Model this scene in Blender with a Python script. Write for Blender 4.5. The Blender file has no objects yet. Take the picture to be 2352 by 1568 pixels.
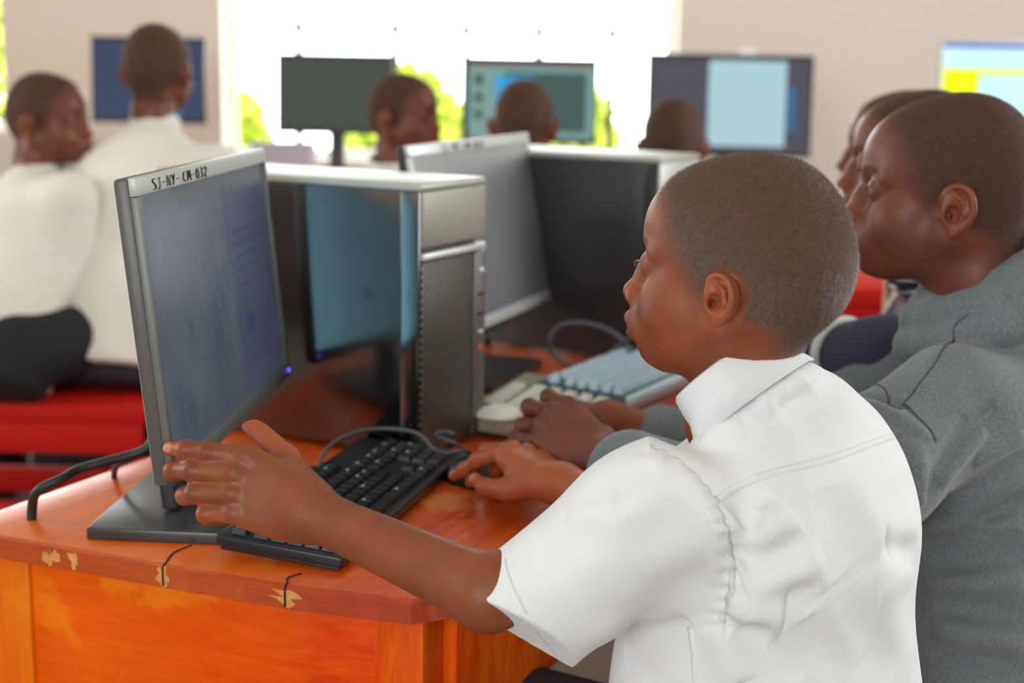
import bpy, bmesh, math, random
import numpy as np
from mathutils import Vector, Matrix

# ------------------------------------------------------------------ camera
SC = bpy.context.scene
COL = SC.collection
FPX = 3267.0
PITCH = math.radians(10.98)
ROLL = 0.02
CAM = np.array([0.0, 0.0, 1.26])
FW = np.array([0, math.cos(PITCH), -math.sin(PITCH)])
_R0 = np.array([1.0, 0, 0]); _U0 = np.array([0, math.sin(PITCH), math.cos(PITCH)])
RT = _R0 * math.cos(ROLL) + _U0 * math.sin(ROLL)
UP = -_R0 * math.sin(ROLL) + _U0 * math.cos(ROLL)
cd = bpy.data.cameras.new('camera'); cam = bpy.data.objects.new('camera', cd); COL.objects.link(cam)
cd.sensor_width = 36.0; cd.lens = FPX / 2352 * 36.0; cd.clip_start = 0.05; cd.clip_end = 200
cam.matrix_world = Matrix(((RT[0], UP[0], -FW[0], CAM[0]), (RT[1], UP[1], -FW[1], CAM[1]), (RT[2], UP[2], -FW[2], CAM[2]), (0, 0, 0, 1)))
cd.dof.use_dof = True; cd.dof.focus_distance = 1.34; cd.dof.aperture_fstop = 3.6
SC.camera = cam
# ------------------------------------------------------------------ light and exposure
SC.view_settings.view_transform = 'Standard'; SC.view_settings.look = 'None'
SC.view_settings.gamma = 1.0; SC.view_settings.exposure = 0.0; SC.view_settings.use_curve_mapping = False
world = bpy.data.worlds.new('sky'); SC.world = world; world.use_nodes = True
wn = world.node_tree.nodes['Background']
wn.inputs['Color'].default_value = (0.93, 0.97, 1.0, 1); wn.inputs['Strength'].default_value = 8.0

def portal(name, loc, rot, sx, sy):
    l = bpy.data.lights.new(name, 'AREA'); l.shape = 'RECTANGLE'; l.size = sx; l.size_y = sy
    l.cycles.is_portal = True
    o = bpy.data.objects.new(name, l); o.location = loc; o.rotation_euler = rot; COL.objects.link(o)
    return o
PI = math.pi
# daylight enters through the openings of the room; the portals only guide the sampling
portal('window_daylight_back', (-0.33, 6.08, 1.75), (-PI / 2, 0, 0), 2.0, 1.7)
portal('window_daylight_back_left', (-2.85, 6.08, 1.75), (-PI / 2, 0, 0), 1.4, 1.7)
portal('window_daylight_left', (-3.68, 2.4, 1.65), (0, -PI / 2, 0), 1.5, 1.6)
portal('window_daylight_front_left', (-1.25, -2.28, 1.80), (PI / 2, 0, 0), 2.7, 1.5)
portal('window_daylight_right', (3.68, 2.6, 1.75), (0, PI / 2, 0), 1.8, 3.2)

# ------------------------------------------------------------------ pixels of the photograph -> points of the place
def at(x, y, d):
    return CAM + d * (FW + (x - 1176) / FPX * RT + (784 - y) / FPX * UP)
def on(x, y, z):
    w = FW + (x - 1176) / FPX * RT + (784 - y) / FPX * UP
    return CAM + (z - CAM[2]) / w[2] * w

# ------------------------------------------------------------------ object helpers
def link(o, parent=None):
    COL.objects.link(o)
    if parent is not None: o.parent = parent
    return o
def tag(o, label=None, cat=None, group=None, kind=None):
    if label: o['label'] = label
    if cat: o['category'] = cat
    if group: o['group'] = group
    if kind: o['kind'] = kind
    return o
def thing(name, label, cat, loc=(0, 0, 0), rz=0.0, group=None):
    o = bpy.data.objects.new(name, None); o.empty_display_size = 0.05
    o.location = tuple(loc); o.rotation_euler = (0, 0, rz)
    link(o); return tag(o, label, cat, group)
def mesh_obj(name, v, f, m=None, parent=None, smooth=True):
    me = bpy.data.meshes.new(name)
    v = np.asarray(v, dtype=np.float32)
    if isinstance(f, np.ndarray):
        n = len(f); k = f.shape[1]
        me.vertices.add(len(v)); me.vertices.foreach_set('co', v.ravel())
        me.loops.add(n * k); me.loops.foreach_set('vertex_index', f.ravel().astype(np.int32))
        me.polygons.add(n); me.polygons.foreach_set('loop_start', np.arange(0, n * k, k, dtype=np.int32))
        me.update(calc_edges=True)
    else:
        me.from_pydata([tuple(map(float, q)) for q in v], [], f); me.update()
    if smooth: me.polygons.foreach_set('use_smooth', np.ones(len(me.polygons), dtype=bool))
    if m: me.materials.append(m)
    return link(bpy.data.objects.new(name, me), parent)

class MB:
    """collects closed shapes into one mesh"""
    def __init__(s): s.bm = bmesh.new()
    def box(s, c, d, bev=0.0, rot=None, seg=2):
        b = bmesh.new(); bmesh.ops.create_cube(b, size=1.0)
        bmesh.ops.scale(b, vec=d, verts=b.verts)
        if bev > 0: bmesh.ops.bevel(b, geom=b.edges[:], offset=bev, segments=seg, affect='EDGES', profile=0.5)
        if rot is not None: bmesh.ops.rotate(b, matrix=Matrix(rot) if not isinstance(rot, Matrix) else rot, verts=b.verts)
        bmesh.ops.translate(b, vec=tuple(c), verts=b.verts)
        return s.add(b)
    def prism(s, poly, z0, z1, bev=0.0):
        b = bmesh.new()
        vs = [b.verts.new((p[0], p[1], z0)) for p in poly]
        fc = b.faces.new(vs); bmesh.ops.recalc_face_normals(b, faces=[fc])
        r = bmesh.ops.extrude_face_region(b, geom=[fc])
        bmesh.ops.translate(b, vec=(0, 0, z1 - z0), verts=[e for e in r['geom'] if isinstance(e, bmesh.types.BMVert)])
        bmesh.ops.recalc_face_normals(b, faces=b.faces[:])
        if bev > 0: bmesh.ops.bevel(b, geom=b.edges[:], offset=bev, segments=2, affect='EDGES', profile=0.5)
        return s.add(b)
    def cyl(s, a, b_, r, r2=None, n=20):
        a = Vector(a); c = Vector(b_); d = c - a
        b = bmesh.new(); bmesh.ops.create_cone(b, cap_ends=True, segments=n, radius1=r, radius2=r if r2 is None else r2, depth=d.length)
        bmesh.ops.rotate(b, matrix=d.to_track_quat('Z', 'Y').to_matrix(), verts=b.verts)
        bmesh.ops.translate(b, vec=(a + c) / 2, verts=b.verts)
        return s.add(b)
    def add(s, b):
        me = bpy.data.meshes.new('tmp'); b.to_mesh(me); b.free(); s.bm.from_mesh(me); bpy.data.meshes.remove(me); return s
    def build(s, name, m, parent=None, smooth=False):
        me = bpy.data.meshes.new(name); s.bm.to_mesh(me); s.bm.free()
        if smooth: me.polygons.foreach_set('use_smooth', np.ones(len(me.polygons), dtype=bool))
        else:
            me.polygons.foreach_set('use_smooth', np.ones(len(me.polygons), dtype=bool))
            try: me.set_sharp_from_angle(angle=math.radians(32))
            except Exception: pass
        if m: me.materials.append(m)
        return link(bpy.data.objects.new(name, me), parent)

def spline(pts, n=12):
    """Catmull-Rom through pts"""
    P = [np.array(p, float) for p in pts]; P = [2 * P[0] - P[1]] + P + [2 * P[-1] - P[-2]]
    out = []
    for i in range(1, len(P) - 2):
        a, b, c, d = P[i - 1:i + 3]
        for k in range(n):
            t = k / n
            out.append(0.5 * (2 * b + (c - a) * t + (2 * a - 5 * b + 4 * c - d) * t * t + (3 * b - a - 3 * c + d) * t ** 3))
    out.append(P[-2]); return np.array(out)
def tube(name, pts, r, m, parent=None, n=10, sm=12, ry=None):
    """a round (or flat, with ry) cord swept along a smooth path"""
    C = spline(pts, sm) if sm else np.array(pts, float)
    T = np.gradient(C, axis=0); T /= np.linalg.norm(T, axis=1)[:, None]
    nrm = np.array([0, 0, 1.0]); V = []; 
    for i in range(len(C)):
        nn = nrm - T[i] * (nrm @ T[i])
        if np.linalg.norm(nn) < 0.05: nn = np.cross(T[i], [1, 0, 0])
        nn /= np.linalg.norm(nn); nrm = nn; b = np.cross(T[i], nn)
        for k in range(n):
            a = 2 * PI * k / n
            V.append(C[i] + nn * math.sin(a) * (ry or r) + b * math.cos(a) * r)
    F = []
    for i in range(len(C) - 1):
        for k in range(n):
            F.append((i * n + k, i * n + (k + 1) % n, (i + 1) * n + (k + 1) % n, (i + 1) * n + k))
    F.append(tuple(range(n))[::-1]); F.append(tuple((len(C) - 1) * n + k for k in range(n)))
    return mesh_obj(name, V, F, m, parent)

# ------------------------------------------------------------------ distance-field modelling (bodies and cloth)
def smin(a, b, k):
    h = np.clip(0.5 + 0.5 * (b - a) / k, 0, 1)
    return b + (a - b) * h - k * h * (1 - h)
def smax(a, b, k): return -smin(-a, -b, k)
def ell(P, c, r, M=None):
    q = P - np.asarray(c, np.float32)
    if M is not None: q = q @ np.asarray(M, np.float32)      # columns of M are the axes
    r = np.asarray(r, np.float32)
    k0 = np.sqrt(((q / r) ** 2).sum(1)); k1 = np.sqrt(((q / (r * r)) ** 2).sum(1)) + 1e-9
    return k0 * (k0 - 1) / k1
def cone(P, a, b, ra, rb, ax=None, sq=1.0):
    """tapered capsule; ax, sq squash the section along ax"""
    a = np.asarray(a, np.float32); b = np.asarray(b, np.float32)
    d = b - a; q = P - a
    t = np.clip((q @ d) / float(d @ d), 0, 1)
    w = q - t[:, None] * d
    if ax is not None:
        ax = np.asarray(ax, np.float32); ax = ax / np.linalg.norm(ax)
        c = w @ ax; w = w + (c * (1.0 / sq - 1))[:, None] * ax
        return (np.sqrt((w * w).sum(1)) - (ra + (rb - ra) * t)) * min(1.0, sq)
    return np.sqrt((w * w).sum(1)) - (ra + (rb - ra) * t)
def chain(P, pts, rad, k=0.004, ax=None, sq=1.0):
    d = None
    for i in range(len(pts) - 1):
        e = cone(P, pts[i], pts[i + 1], rad[i], rad[i + 1], ax, sq)
        d = e if d is None else smin(d, e, k)
    return d
def limb(P, pts, rad, n=5, ax=None, sq=1.0):
    """smooth tapering limb without swellings at the joints"""
    C = spline(pts, n); r = np.interp(np.linspace(0, len(pts) - 1, len(C)), range(len(pts)), rad); d = None
    for i in range(len(C) - 1):
        e = cone(P, C[i], C[i + 1], r[i], r[i + 1], ax, sq); d = e if d is None else np.minimum(d, e)
    return d
def rbox(P, c, h, r, M=None):
    q = P - np.asarray(c, np.float32)
    if M is not None: q = q @ np.asarray(M, np.float32)
    q = np.abs(q) - (np.asarray(h, np.float32) - r)
    return np.sqrt((np.maximum(q, 0) ** 2).sum(1)) + np.minimum(q.max(1), 0) - r
def fold(P, a, b, w, h):
    """height of a cloth ridge (h>0) or crease (h<0) lying along a-b"""
    a = np.asarray(a, np.float32); b = np.asarray(b, np.float32); d = b - a; q = P - a
    t = (q @ d) / float(d @ d); tc = np.clip(t, 0, 1)
    s = q - tc[:, None] * d; r2 = (s * s).sum(1)
    return h * np.exp(-r2 / (w * w)) * np.clip(1.15 - (2 * tc - 1) ** 2, 0, 1)
def snoise(P, s, seed=0, octv=3):
    """smooth sum-of-sines noise, about -1..1"""
    rng = np.random.RandomState(seed); o = np.zeros(len(P), np.float32); amp = 1.0
    for j in range(octv):
        acc = 0
        for k in range(4):
            v = rng.randn(3); v /= np.linalg.norm(v)
            w = rng.randn(3); w /= np.linalg.norm(w)
            acc = acc + np.sin(P @ (v * s * 2 ** j).astype(np.float32) + rng.rand() * 6.3 + 1.3 * np.sin(P @ (w * s * 2 ** j * 0.7).astype(np.float32)))
        o += amp * acc / 3; amp *= 0.5
    return o / 1.75
def sdf_geo(fn, lo, hi, h, it=2):
    lo = np.array(lo, float); hi = np.array(hi, float)
    B = 8
    nb = np.maximum(1, np.ceil((hi - lo) / (h * B)).astype(int)); n = nb * B + 1
    # coarse pass
    g = [lo[i] + (np.arange(nb[i]) + 0.5) * h * B for i in range(3)]
    G = np.stack(np.meshgrid(*g, indexing='ij'), -1).reshape(-1, 3).astype(np.float32)
    c = fn(G); keep = np.abs(c) < B * h * 0.87 * 1.45 + 0.003
    F = np.where(c < 0, -1, 1).astype(np.float32).reshape(nb)
    F = np.pad(np.repeat(np.repeat(np.repeat(F, B, 0), B, 1), B, 2), ((0, 1),) * 3, mode='edge')
    kb = np.argwhere(keep.reshape(nb)); off = np.stack(np.meshgrid(*[np.arange(B + 1)] * 3, indexing='ij'), -1).reshape(-1, 3)
    for s in range(0, len(kb), 700):
        ix = (kb[s:s + 700, None, :] * B + off[None]).reshape(-1, 3)
        F[ix[:, 0], ix[:, 1], ix[:, 2]] = fn((lo + ix * h).astype(np.float32))
    S = F < 0
    m = np.zeros(n - 1, np.int8)
    for a in (0, 1):
        for b in (0, 1):
            for c_ in (0, 1):
                m += S[a:n[0] - 1 + a, b:n[1] - 1 + b, c_:n[2] - 1 + c_]
    cells = np.argwhere((m > 0) & (m < 8))
    acc = np.zeros((len(cells), 3)); cnt = np.zeros(len(cells))
    cor = [(a, b, c_) for a in (0, 1) for b in (0, 1) for c_ in (0, 1)]
    vals = {q: F[cells[:, 0] + q[0], cells[:, 1] + q[1], cells[:, 2] + q[2]] for q in cor}
    for q in cor:
        for ax in range(3):
            if q[ax] == 0:
                q2 = list(q); q2[ax] = 1; q2 = tuple(q2)
                fa, fb = vals[q], vals[q2]; ch = (fa < 0) != (fb < 0)
                t = np.where(ch, fa / np.where(ch, fa - fb, 1), 0)
                p = np.array(q, float)[None].repeat(len(cells), 0); p[:, ax] = t
                acc += np.where(ch[:, None], p, 0); cnt += ch
    V = lo + (cells + acc / cnt[:, None]) * h
    vid = np.full(n - 1, -1, np.int32); vid[cells[:, 0], cells[:, 1], cells[:, 2]] = np.arange(len(cells))
    Q = []
    for ax in range(3):
        sl0 = [slice(None)] * 3; sl1 = [slice(None)] * 3; sl0[ax] = slice(0, -1); sl1[ax] = slice(1, None)
        ch = S[tuple(sl0)] != S[tuple(sl1)]
        e = np.argwhere(ch); u, w = (ax + 1) % 3, (ax + 2) % 3
        ok = (e[:, u] > 0) & (e[:, w] > 0) & (e[:, u] < n[u] - 1) & (e[:, w] < n[w] - 1); e = e[ok]
        if not len(e): continue
        neg = S[e[:, 0], e[:, 1], e[:, 2]]
        def V_(du, dw):
            k = e.copy(); k[:, u] += du; k[:, w] += dw
            return vid[k[:, 0], k[:, 1], k[:, 2]]
        q = np.stack([V_(-1, -1), V_(0, -1), V_(0, 0), V_(-1, 0)], 1)
        q = np.where(neg[:, None], q, q[:, ::-1]); Q.append(q[(q >= 0).all(1)])
    Q = np.concatenate(Q)
    e = h * 0.35
    for _ in range(it):
        Pv = V.astype(np.float32); k = np.array([[1, -1, -1], [-1, -1, 1], [-1, 1, -1], [1, 1, 1]], np.float32)
        gr = sum(kk[None] * fn(Pv + kk * e)[:, None] for kk in k) / (4 * e)
        f0 = fn(Pv); st = f0[:, None] * gr / np.maximum((gr ** 2).sum(1), 0.1)[:, None]
        l = np.linalg.norm(st, axis=1, keepdims=True); V = V - st * np.minimum(1, h * 0.6 / np.maximum(l, 1e-9))
    return V, Q
def join_geo(gs):
    V = []; Q = []; n = 0
    for v, q in gs: V.append(v); Q.append(q + n); n += len(v)
    return np.concatenate(V), np.concatenate(Q)
def project(fn, P, it=6, e=0.002, off=0.0):
    P = np.array(P, np.float32); k = np.array([[1, -1, -1], [-1, -1, 1], [-1, 1, -1], [1, 1, 1]], np.float32)
    for _ in range(it):
        gr = sum(kk[None] * fn(P + kk * e)[:, None] for kk in k) / (4 * e)
        P = P - (fn(P) - off)[:, None] * gr / np.maximum((gr ** 2).sum(1), 0.15)[:, None]
    return P, gr / np.linalg.norm(gr, axis=1)[:, None]
def nearby(P, c, r, fn):
    """evaluate a detailed field only around c; further off the plain distance will do"""
    c = np.asarray(c, np.float32); q = np.sqrt(((P - c) ** 2).sum(1)); m = q < r
    d = q - r * .55
    if m.any(): d[m] = fn(P[m])
    return d
def set_attr(o, name, a):
    at_ = o.data.attributes.new(name, 'FLOAT', 'POINT'); at_.data.foreach_set('value', np.asarray(a, np.float32))
# ------------------------------------------------------------------ materials
MATS = {}
class NT:
    def __init__(s, m): s.t = m.node_tree; s.n = s.t.nodes; s.l = s.t.links
    def a(s, typ, **kw):
        n = s.n.new(typ)
        for k, v in kw.items(): setattr(n, k, v)
        return n
    def tex(s, scale, detail=4, vec=None, rough=0.6, dist=0.0):
        n = s.a('ShaderNodeTexNoise'); n.inputs['Scale'].default_value = scale; n.inputs['Detail'].default_value = detail
        n.inputs['Roughness'].default_value = rough; n.inputs['Distortion'].default_value = dist
        if vec is not None: s.l.new(vec, n.inputs['Vector'])
        return n.outputs['Fac']
    def co(s, scale=(1, 1, 1), rot=(0, 0, 0), kind='Object', loc=(0, 0, 0)):
        c = s.a('ShaderNodeTexCoord'); m = s.a('ShaderNodeMapping')
        m.inputs['Scale'].default_value = scale; m.inputs['Rotation'].default_value = rot; m.inputs['Location'].default_value = loc
        s.l.new(c.outputs[kind], m.inputs['Vector']); return m.outputs['Vector']
    def ramp(s, fac, stops, interp='LINEAR'):
        r = s.a('ShaderNodeValToRGB'); r.color_ramp.interpolation = interp
        e = r.color_ramp.elements
        while len(e) < len(stops): e.new(0.5)
        for i, (p, c) in enumerate(stops):
            e[i].position = p; e[i].color = (c, c, c, 1) if not isinstance(c, tuple) else (*c, 1)
        s.l.new(fac, r.inputs['Fac']); return r.outputs['Color']
    def mix(s, f, a, b, mode='MIX'):
        m = s.a('ShaderNodeMix', data_type='RGBA', blend_type=mode)
        for sock, v in ((m.inputs[0], f), (m.inputs[6], a), (m.inputs[7], b)):
            if isinstance(v, (int, float)): sock.default_value = v
            elif isinstance(v, tuple): sock.default_value = (*v, 1)
            else: s.l.new(v, sock)
        return m.outputs[2]
    def math(s, op, a, b=0.0, c=None):
        m = s.a('ShaderNodeMath', operation=op)
        for i, v in enumerate((a, b) if c is None else (a, b, c)):
            if isinstance(v, (int, float)): m.inputs[i].default_value = v
            else: s.l.new(v, m.inputs[i])
        return m.outputs[0]
    def attr(s, name): return s.a('ShaderNodeAttribute', attribute_name=name).outputs['Fac']
    def bump(s, h, strength, dist, prev=None):
        b = s.a('ShaderNodeBump'); b.inputs['Strength'].default_value = strength; b.inputs['Distance'].default_value = dist
        s.l.new(h, b.inputs['Height'])
        if prev is not None: s.l.new(prev, b.inputs['Normal'])
        return b.outputs['Normal']
def new_mat(name):
    m = bpy.data.materials.new(name); m.use_nodes = True
    return m, NT(m), m.node_tree.nodes['Principled BSDF']
def plug(t, bs, name, v):
    s = bs.inputs[name]
    if isinstance(v, (int, float)): s.default_value = v
    elif isinstance(v, tuple): s.default_value = (*v, 1)
    else: t.l.new(v, s)
def mat(name, col, rough=0.5, metal=0.0, spec=0.5, var=None, bump=None, coat=0.0, crough=0.05, sss=0.0, emit=None, es=1.0, sheen=0.0, stretch=(1, 1, 1)):
    if name in MATS: return MATS[name]
    m, t, b = new_mat(name)
    v = t.co(stretch)
    c = col
    if var:
        sc, amt, c2 = var
        f = t.ramp(t.tex(sc, 5, v), [(0.5 - 0.25, 0.0), (0.5 + 0.25, 1.0)])
        c = t.mix(t.math('MULTIPLY', f, amt), col, c2)
    plug(t, b, 'Base Color', c); plug(t, b, 'Roughness', rough); plug(t, b, 'Metallic', metal)
    b.inputs['Specular IOR Level'].default_value = spec
    b.inputs['Coat Weight'].default_value = coat; b.inputs['Coat Roughness'].default_value = crough
    b.inputs['Sheen Weight'].default_value = sheen
    if sss: b.inputs['Subsurface Weight'].default_value = sss; b.inputs['Subsurface Radius'].default_value = (0.012, 0.005, 0.003); b.inputs['Subsurface Scale'].default_value = 0.5
    if emit: plug(t, b, 'Emission Color', emit); b.inputs['Emission Strength'].default_value = es
    if bump: plug(t, b, 'Normal', t.bump(t.tex(bump[0], 4, v), bump[1], bump[2]))
    MATS[name] = m; return m

def skin_mat(name, base, dark, hair, grain=1.0):
    m, t, b = new_mat(name)
    v = t.co()
    f = t.ramp(t.tex(28, 4, v), [(0.3, 0.0), (0.72, 1.0)])
    c = t.mix(f, base, dark)
    c = t.mix(t.math('MULTIPLY', t.tex(420, 3, v), 0.25), c, tuple(x * 0.55 for x in base))
    warm = (min(1, base[0] * 1.55), base[1] * 1.25, base[2] * 1.0)
    c = t.mix(t.attr('pale'), c, (0.62, 0.30, 0.19))
    c = t.mix(t.attr('warm'), c, warm)
    c = t.mix(t.attr('lip'), c, (base[0] * 0.85, base[1] * 0.62, base[2] * 0.75))
    kn = t.math('MULTIPLY', t.attr('knuckle'), t.ramp(t.tex(260, 3, t.co((1, 1, 1)), .7), [(0.30, .35), (0.62, 1.0)]))
    c = t.mix(t.math('MULTIPLY', kn, .8), c, tuple(x * 0.42 for x in dark))
    hn = t.ramp(t.tex(330, 3, t.co((1.0, 1.0, 2.4), (0, 0.6, 0.3)), 0.7), [(0.36, 0.0), (0.66, 1.0)])
    hc = t.mix(hn, hair, tuple(x * 0.6 + y * 0.4 for x, y in zip(base, hair)))
    c = t.mix(t.attr('hair'), c, hc)
    plug(t, b, 'Base Color', c)
    r = t.math('ADD', t.math('MULTIPLY', t.attr('hair'), 0.32), t.math('MULTIPLY_ADD', t.tex(60, 3, v), 0.15, 0.36))
    plug(t, b, 'Roughness', r)
    b.inputs['Specular IOR Level'].default_value = 0.38
    b.inputs['Subsurface Weight'].default_value = 0.18; b.inputs['Subsurface Radius'].default_value = (0.010, 0.0035, 0.002); b.inputs['Subsurface Scale'].default_value = 0.4
    n1 = t.bump(t.tex(900, 2, v), 0.18, 0.0006)
    n1 = t.bump(t.math('MULTIPLY', t.tex(330, 2, v), t.attr('knuckle')), 0.6, 0.0015, n1)
    n2 = t.bump(t.math('MULTIPLY', t.tex(330, 3, t.co((1.0, 1.0, 2.4), (0, 0.6, 0.3)), 0.7), t.attr('hair')), 0.5, 0.0016, n1)
    plug(t, b, 'Normal', n2)
    MATS[name] = m; return m

def wood_mat(name, c1, c2, c3, grain_axis=0, rough=0.28, patch=True):
    m, t, b = new_mat(name)
    sc = [3.0, 3.0, 3.0]; sc[grain_axis] = 0.35
    v = t.co(tuple(x * 6 for x in sc)); vo = t.co()
    g = t.tex(1.6, 8, v, 0.62, 1.2)
    c = t.mix(t.ramp(g, [(0.35, 0.0), (0.62, 1.0)]), c1, c2)
    fine = t.tex(9, 4, v, 0.7)
    c = t.mix(t.math('MULTIPLY', t.ramp(fine, [(0.45, 0.0), (0.7, 1.0)]), 0.35), c, tuple(x * 0.45 for x in c1))
    if patch:
        p = t.ramp(t.tex(5.5, 5, t.co((1, 1.6, 1), (0, 0, 0.6)), 0.6, 0.6), [(0.60, 0.0), (0.67, 1.0)])
        c = t.mix(t.math('MULTIPLY', p, 0.8), c, c3)
        k = t.ramp(t.tex(2.1, 3, vo, 0.5, 0.3), [(0.42, 0.0), (0.62, 1.0)])
        c = t.mix(t.math('MULTIPLY', k, 0.5), c, tuple(x * y for x, y in zip(c2, (1.0, 1.5, 1.3))))
    plug(t, b, 'Base Color', c)
    plug(t, b, 'Roughness', t.math('MULTIPLY_ADD', t.tex(14, 5, vo), 0.22, rough - 0.08))
    b.inputs['Coat Weight'].default_value = 0.30 if rough < .33 else 0.04; b.inputs['Coat Roughness'].default_value = 0.16; b.inputs['Specular IOR Level'].default_value = 0.5 if rough < .33 else 0.12
    plug(t, b, 'Normal', t.bump(t.tex(4.0, 5, v), 0.25, 0.003))
    MATS[name] = m; return m

def cloth_mat(name, col, col2, rough=0.85, heather=0.0, weave=1400, sheen=0.1, trans=0.0):
    m, t, b = new_mat(name)
    v = t.co()
    c = t.mix(t.ramp(t.tex(9, 4, v), [(0.35, 0.0), (0.65, 1.0)]), col, col2)
    if heather:
        h = t.ramp(t.tex(520, 3, t.co((1, 1, 0.35)), 0.8), [(0.38, 0.0), (0.64, 1.0)])
        c = t.mix(t.math('MULTIPLY', h, heather), c, tuple(min(1, x * 2.3) for x in col))
        h2 = t.ramp(t.tex(700, 2, v, 0.8), [(0.40, 1.0), (0.52, 0.0)])
        c = t.mix(t.math('MULTIPLY', h2, heather), c, tuple(x * 0.45 for x in col))
    plug(t, b, 'Base Color', c); plug(t, b, 'Roughness', rough)
    b.inputs['Specular IOR Level'].default_value = 0.25; b.inputs['Sheen Weight'].default_value = sheen
    n = t.bump(t.tex(weave, 2, v), 0.25, 0.0005)
    n = t.bump(t.tex(34, 4, v, 0.55, 0.8), 0.35, 0.004, n)
    plug(t, b, 'Normal', n)
    MATS[name] = m; return m

SKIN1 = skin_mat('skin_front_boy', (0.31, 0.083, 0.030), (0.225, 0.055, 0.020), (0.062, 0.042, 0.033))
SKIN2 = skin_mat('skin_hoodie_boy', (0.20, 0.058, 0.030), (0.145, 0.040, 0.021), (0.042, 0.024, 0.019))
SKIN3 = skin_mat('skin_background', (0.19, 0.055, 0.026), (0.13, 0.038, 0.018), (0.030, 0.018, 0.014))
EYEW = mat('eye_white', (0.27, 0.20, 0.16), 0.2, coat=0.15)
EYED = mat('eye_iris', (0.012, 0.006, 0.004), 0.08, coat=1.0)
HAIRM = mat('short_hair', (0.060, 0.042, 0.034), 0.5, var=(300, 0.7, (0.27, 0.20, 0.165)))
HAIRD = mat('short_hair_dark', (0.030, 0.020, 0.017), 0.5, var=(300, 0.6, (0.10, 0.065, 0.055)))
SHIRT = cloth_mat('white_shirt_cotton', (0.80, 0.79, 0.80), (0.84, 0.83, 0.83))
SEAM = mat('white_stitching', (0.80, 0.79, 0.775), 0.8, var=(260, 0.35, (0.72, 0.70, 0.66)), bump=(500, 0.8, 0.002))
SHIRTB = cloth_mat('cream_shirt_cotton', (0.74, 0.70, 0.63), (0.80, 0.76, 0.70))
HOOD = cloth_mat('grey_heather_fleece', (0.135, 0.150, 0.160), (0.160, 0.175, 0.188), 0.95, 0.55, 900, 0.25)
CUFF = cloth_mat('grey_rib_cuff', (0.17, 0.18, 0.175), (0.20, 0.21, 0.20), 0.95, 0.4, 700, 0.2)
HSEAM = mat('dark_grey_seam', (0.07, 0.08, 0.09), 0.9)
TROUS = mat('black_cloth', (0.010, 0.010, 0.012), 0.85)
TROUSP = mat('dark_purple_cloth', (0.022, 0.013, 0.024), 0.85)
NAVY = mat('navy_jersey', (0.040, 0.040, 0.075), 0.9)
WOOD_T = wood_mat('orange_varnished_top', (0.60, 0.050, 0.003), (0.80, 0.115, 0.005), (0.80, 0.25, 0.05), 1, 0.30)
WOOD_A = wood_mat('orange_varnished_board', (0.74, 0.046, 0.001), (0.90, 0.105, 0.002), (0.95, 0.30, 0.012), 0, 0.40)
WOOD_L = wood_mat('orange_varnished_leg', (0.72, 0.060, 0.002), (0.88, 0.15, 0.003), (0.92, 0.33, 0.02), 2, 0.40)
WOOD_E = wood_mat('dark_orange_edge', (0.36, 0.026, 0.005), (0.55, 0.065, 0.007), (0.80, 0.36, 0.08), 0, 0.30)
RED = mat('red_painted_wood', (0.56, 0.008, 0.003), 0.65, spec=0.2, var=(6, 0.4, (0.50, 0.015, 0.004)))
ORANGE = mat('orange_painted_wood', (0.65, 0.14, 0.01), 0.4)
BLACKP = mat('black_plastic', (0.014, 0.014, 0.016), 0.42, bump=(700, 0.15, 0.0005))
GLOSSB = mat('glossy_black_panel', (0.20, 0.19, 0.19), 0.16, metal=1.0)
REFLTEAL = mat('reflection_teal_cover', (0.30, 0.52, 0.58), 0.45)  # teal chosen to colour the reflection in the tower's side panel
GREYP = mat('warm_grey_plastic', (0.105, 0.088, 0.080), 0.38)
SILVER = mat('silver_plastic', (0.46, 0.47, 0.43), 0.42, metal=0.25, var=(40, 0.2, (0.5, 0.5, 0.46)))
SILVB = mat('pale_silver_bezel', (0.62, 0.62, 0.60), 0.35, metal=0.3)
BASEM = mat('dark_monitor_foot', (0.035, 0.033, 0.035), 0.30, var=(120, 0.4, (0.07, 0.065, 0.065)))
CABLE = mat('grey_cable', (0.085, 0.085, 0.10), 0.40)
CABLEB = mat('black_cable', (0.018, 0.016, 0.016), 0.5)
KEYB = mat('black_keycap', (0.018, 0.020, 0.022), 0.30)
KEYCASE = mat('black_keyboard_case', (0.016, 0.017, 0.020), 0.35)
KEYLEG = mat('blue_white_legend', (0.25, 0.62, 0.75), 0.6)
KEYLEGW = mat('white_legend', (0.55, 0.58, 0.60), 0.6)
IVORY = mat('ivory_keyboard_case', (0.26, 0.25, 0.20), 0.5, var=(8, 0.4, (0.40, 0.32, 0.17)))
IVKEY = mat('ivory_keycap', (0.74, 0.74, 0.69), 0.45)
PALEK = mat('pale_blue_white_keycap', (0.55, 0.68, 0.76), 0.4)
PALEC = mat('blue_grey_keyboard_case', (0.035, 0.075, 0.09), 0.4)
LEDB = mat('blue_power_light', (0.05, 0.05, 0.4), 0.3, emit=(0.10, 0.09, 0.85), es=1.6)
INK = mat('black_marker_ink', (0.03, 0.03, 0.03), 0.7)
DOORM = mat('dark_brown_door', (0.06, 0.03, 0.02), 0.5)
WALLM = mat('cream_wall_paint', (0.74, 0.685, 0.62), 0.9, var=(1.5, 0.5, (0.69, 0.635, 0.57)), bump=(60, 0.2, 0.002))
WALLW = mat('white_reveal_paint', (0.88, 0.86, 0.83), 0.85)
CEIL = mat('white_ceiling_paint', (0.80, 0.78, 0.74), 0.9)
FLOORM = mat('grey_cement_floor', (0.20, 0.175, 0.155), 0.5, var=(3, 0.6, (0.27, 0.24, 0.21)))
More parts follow.
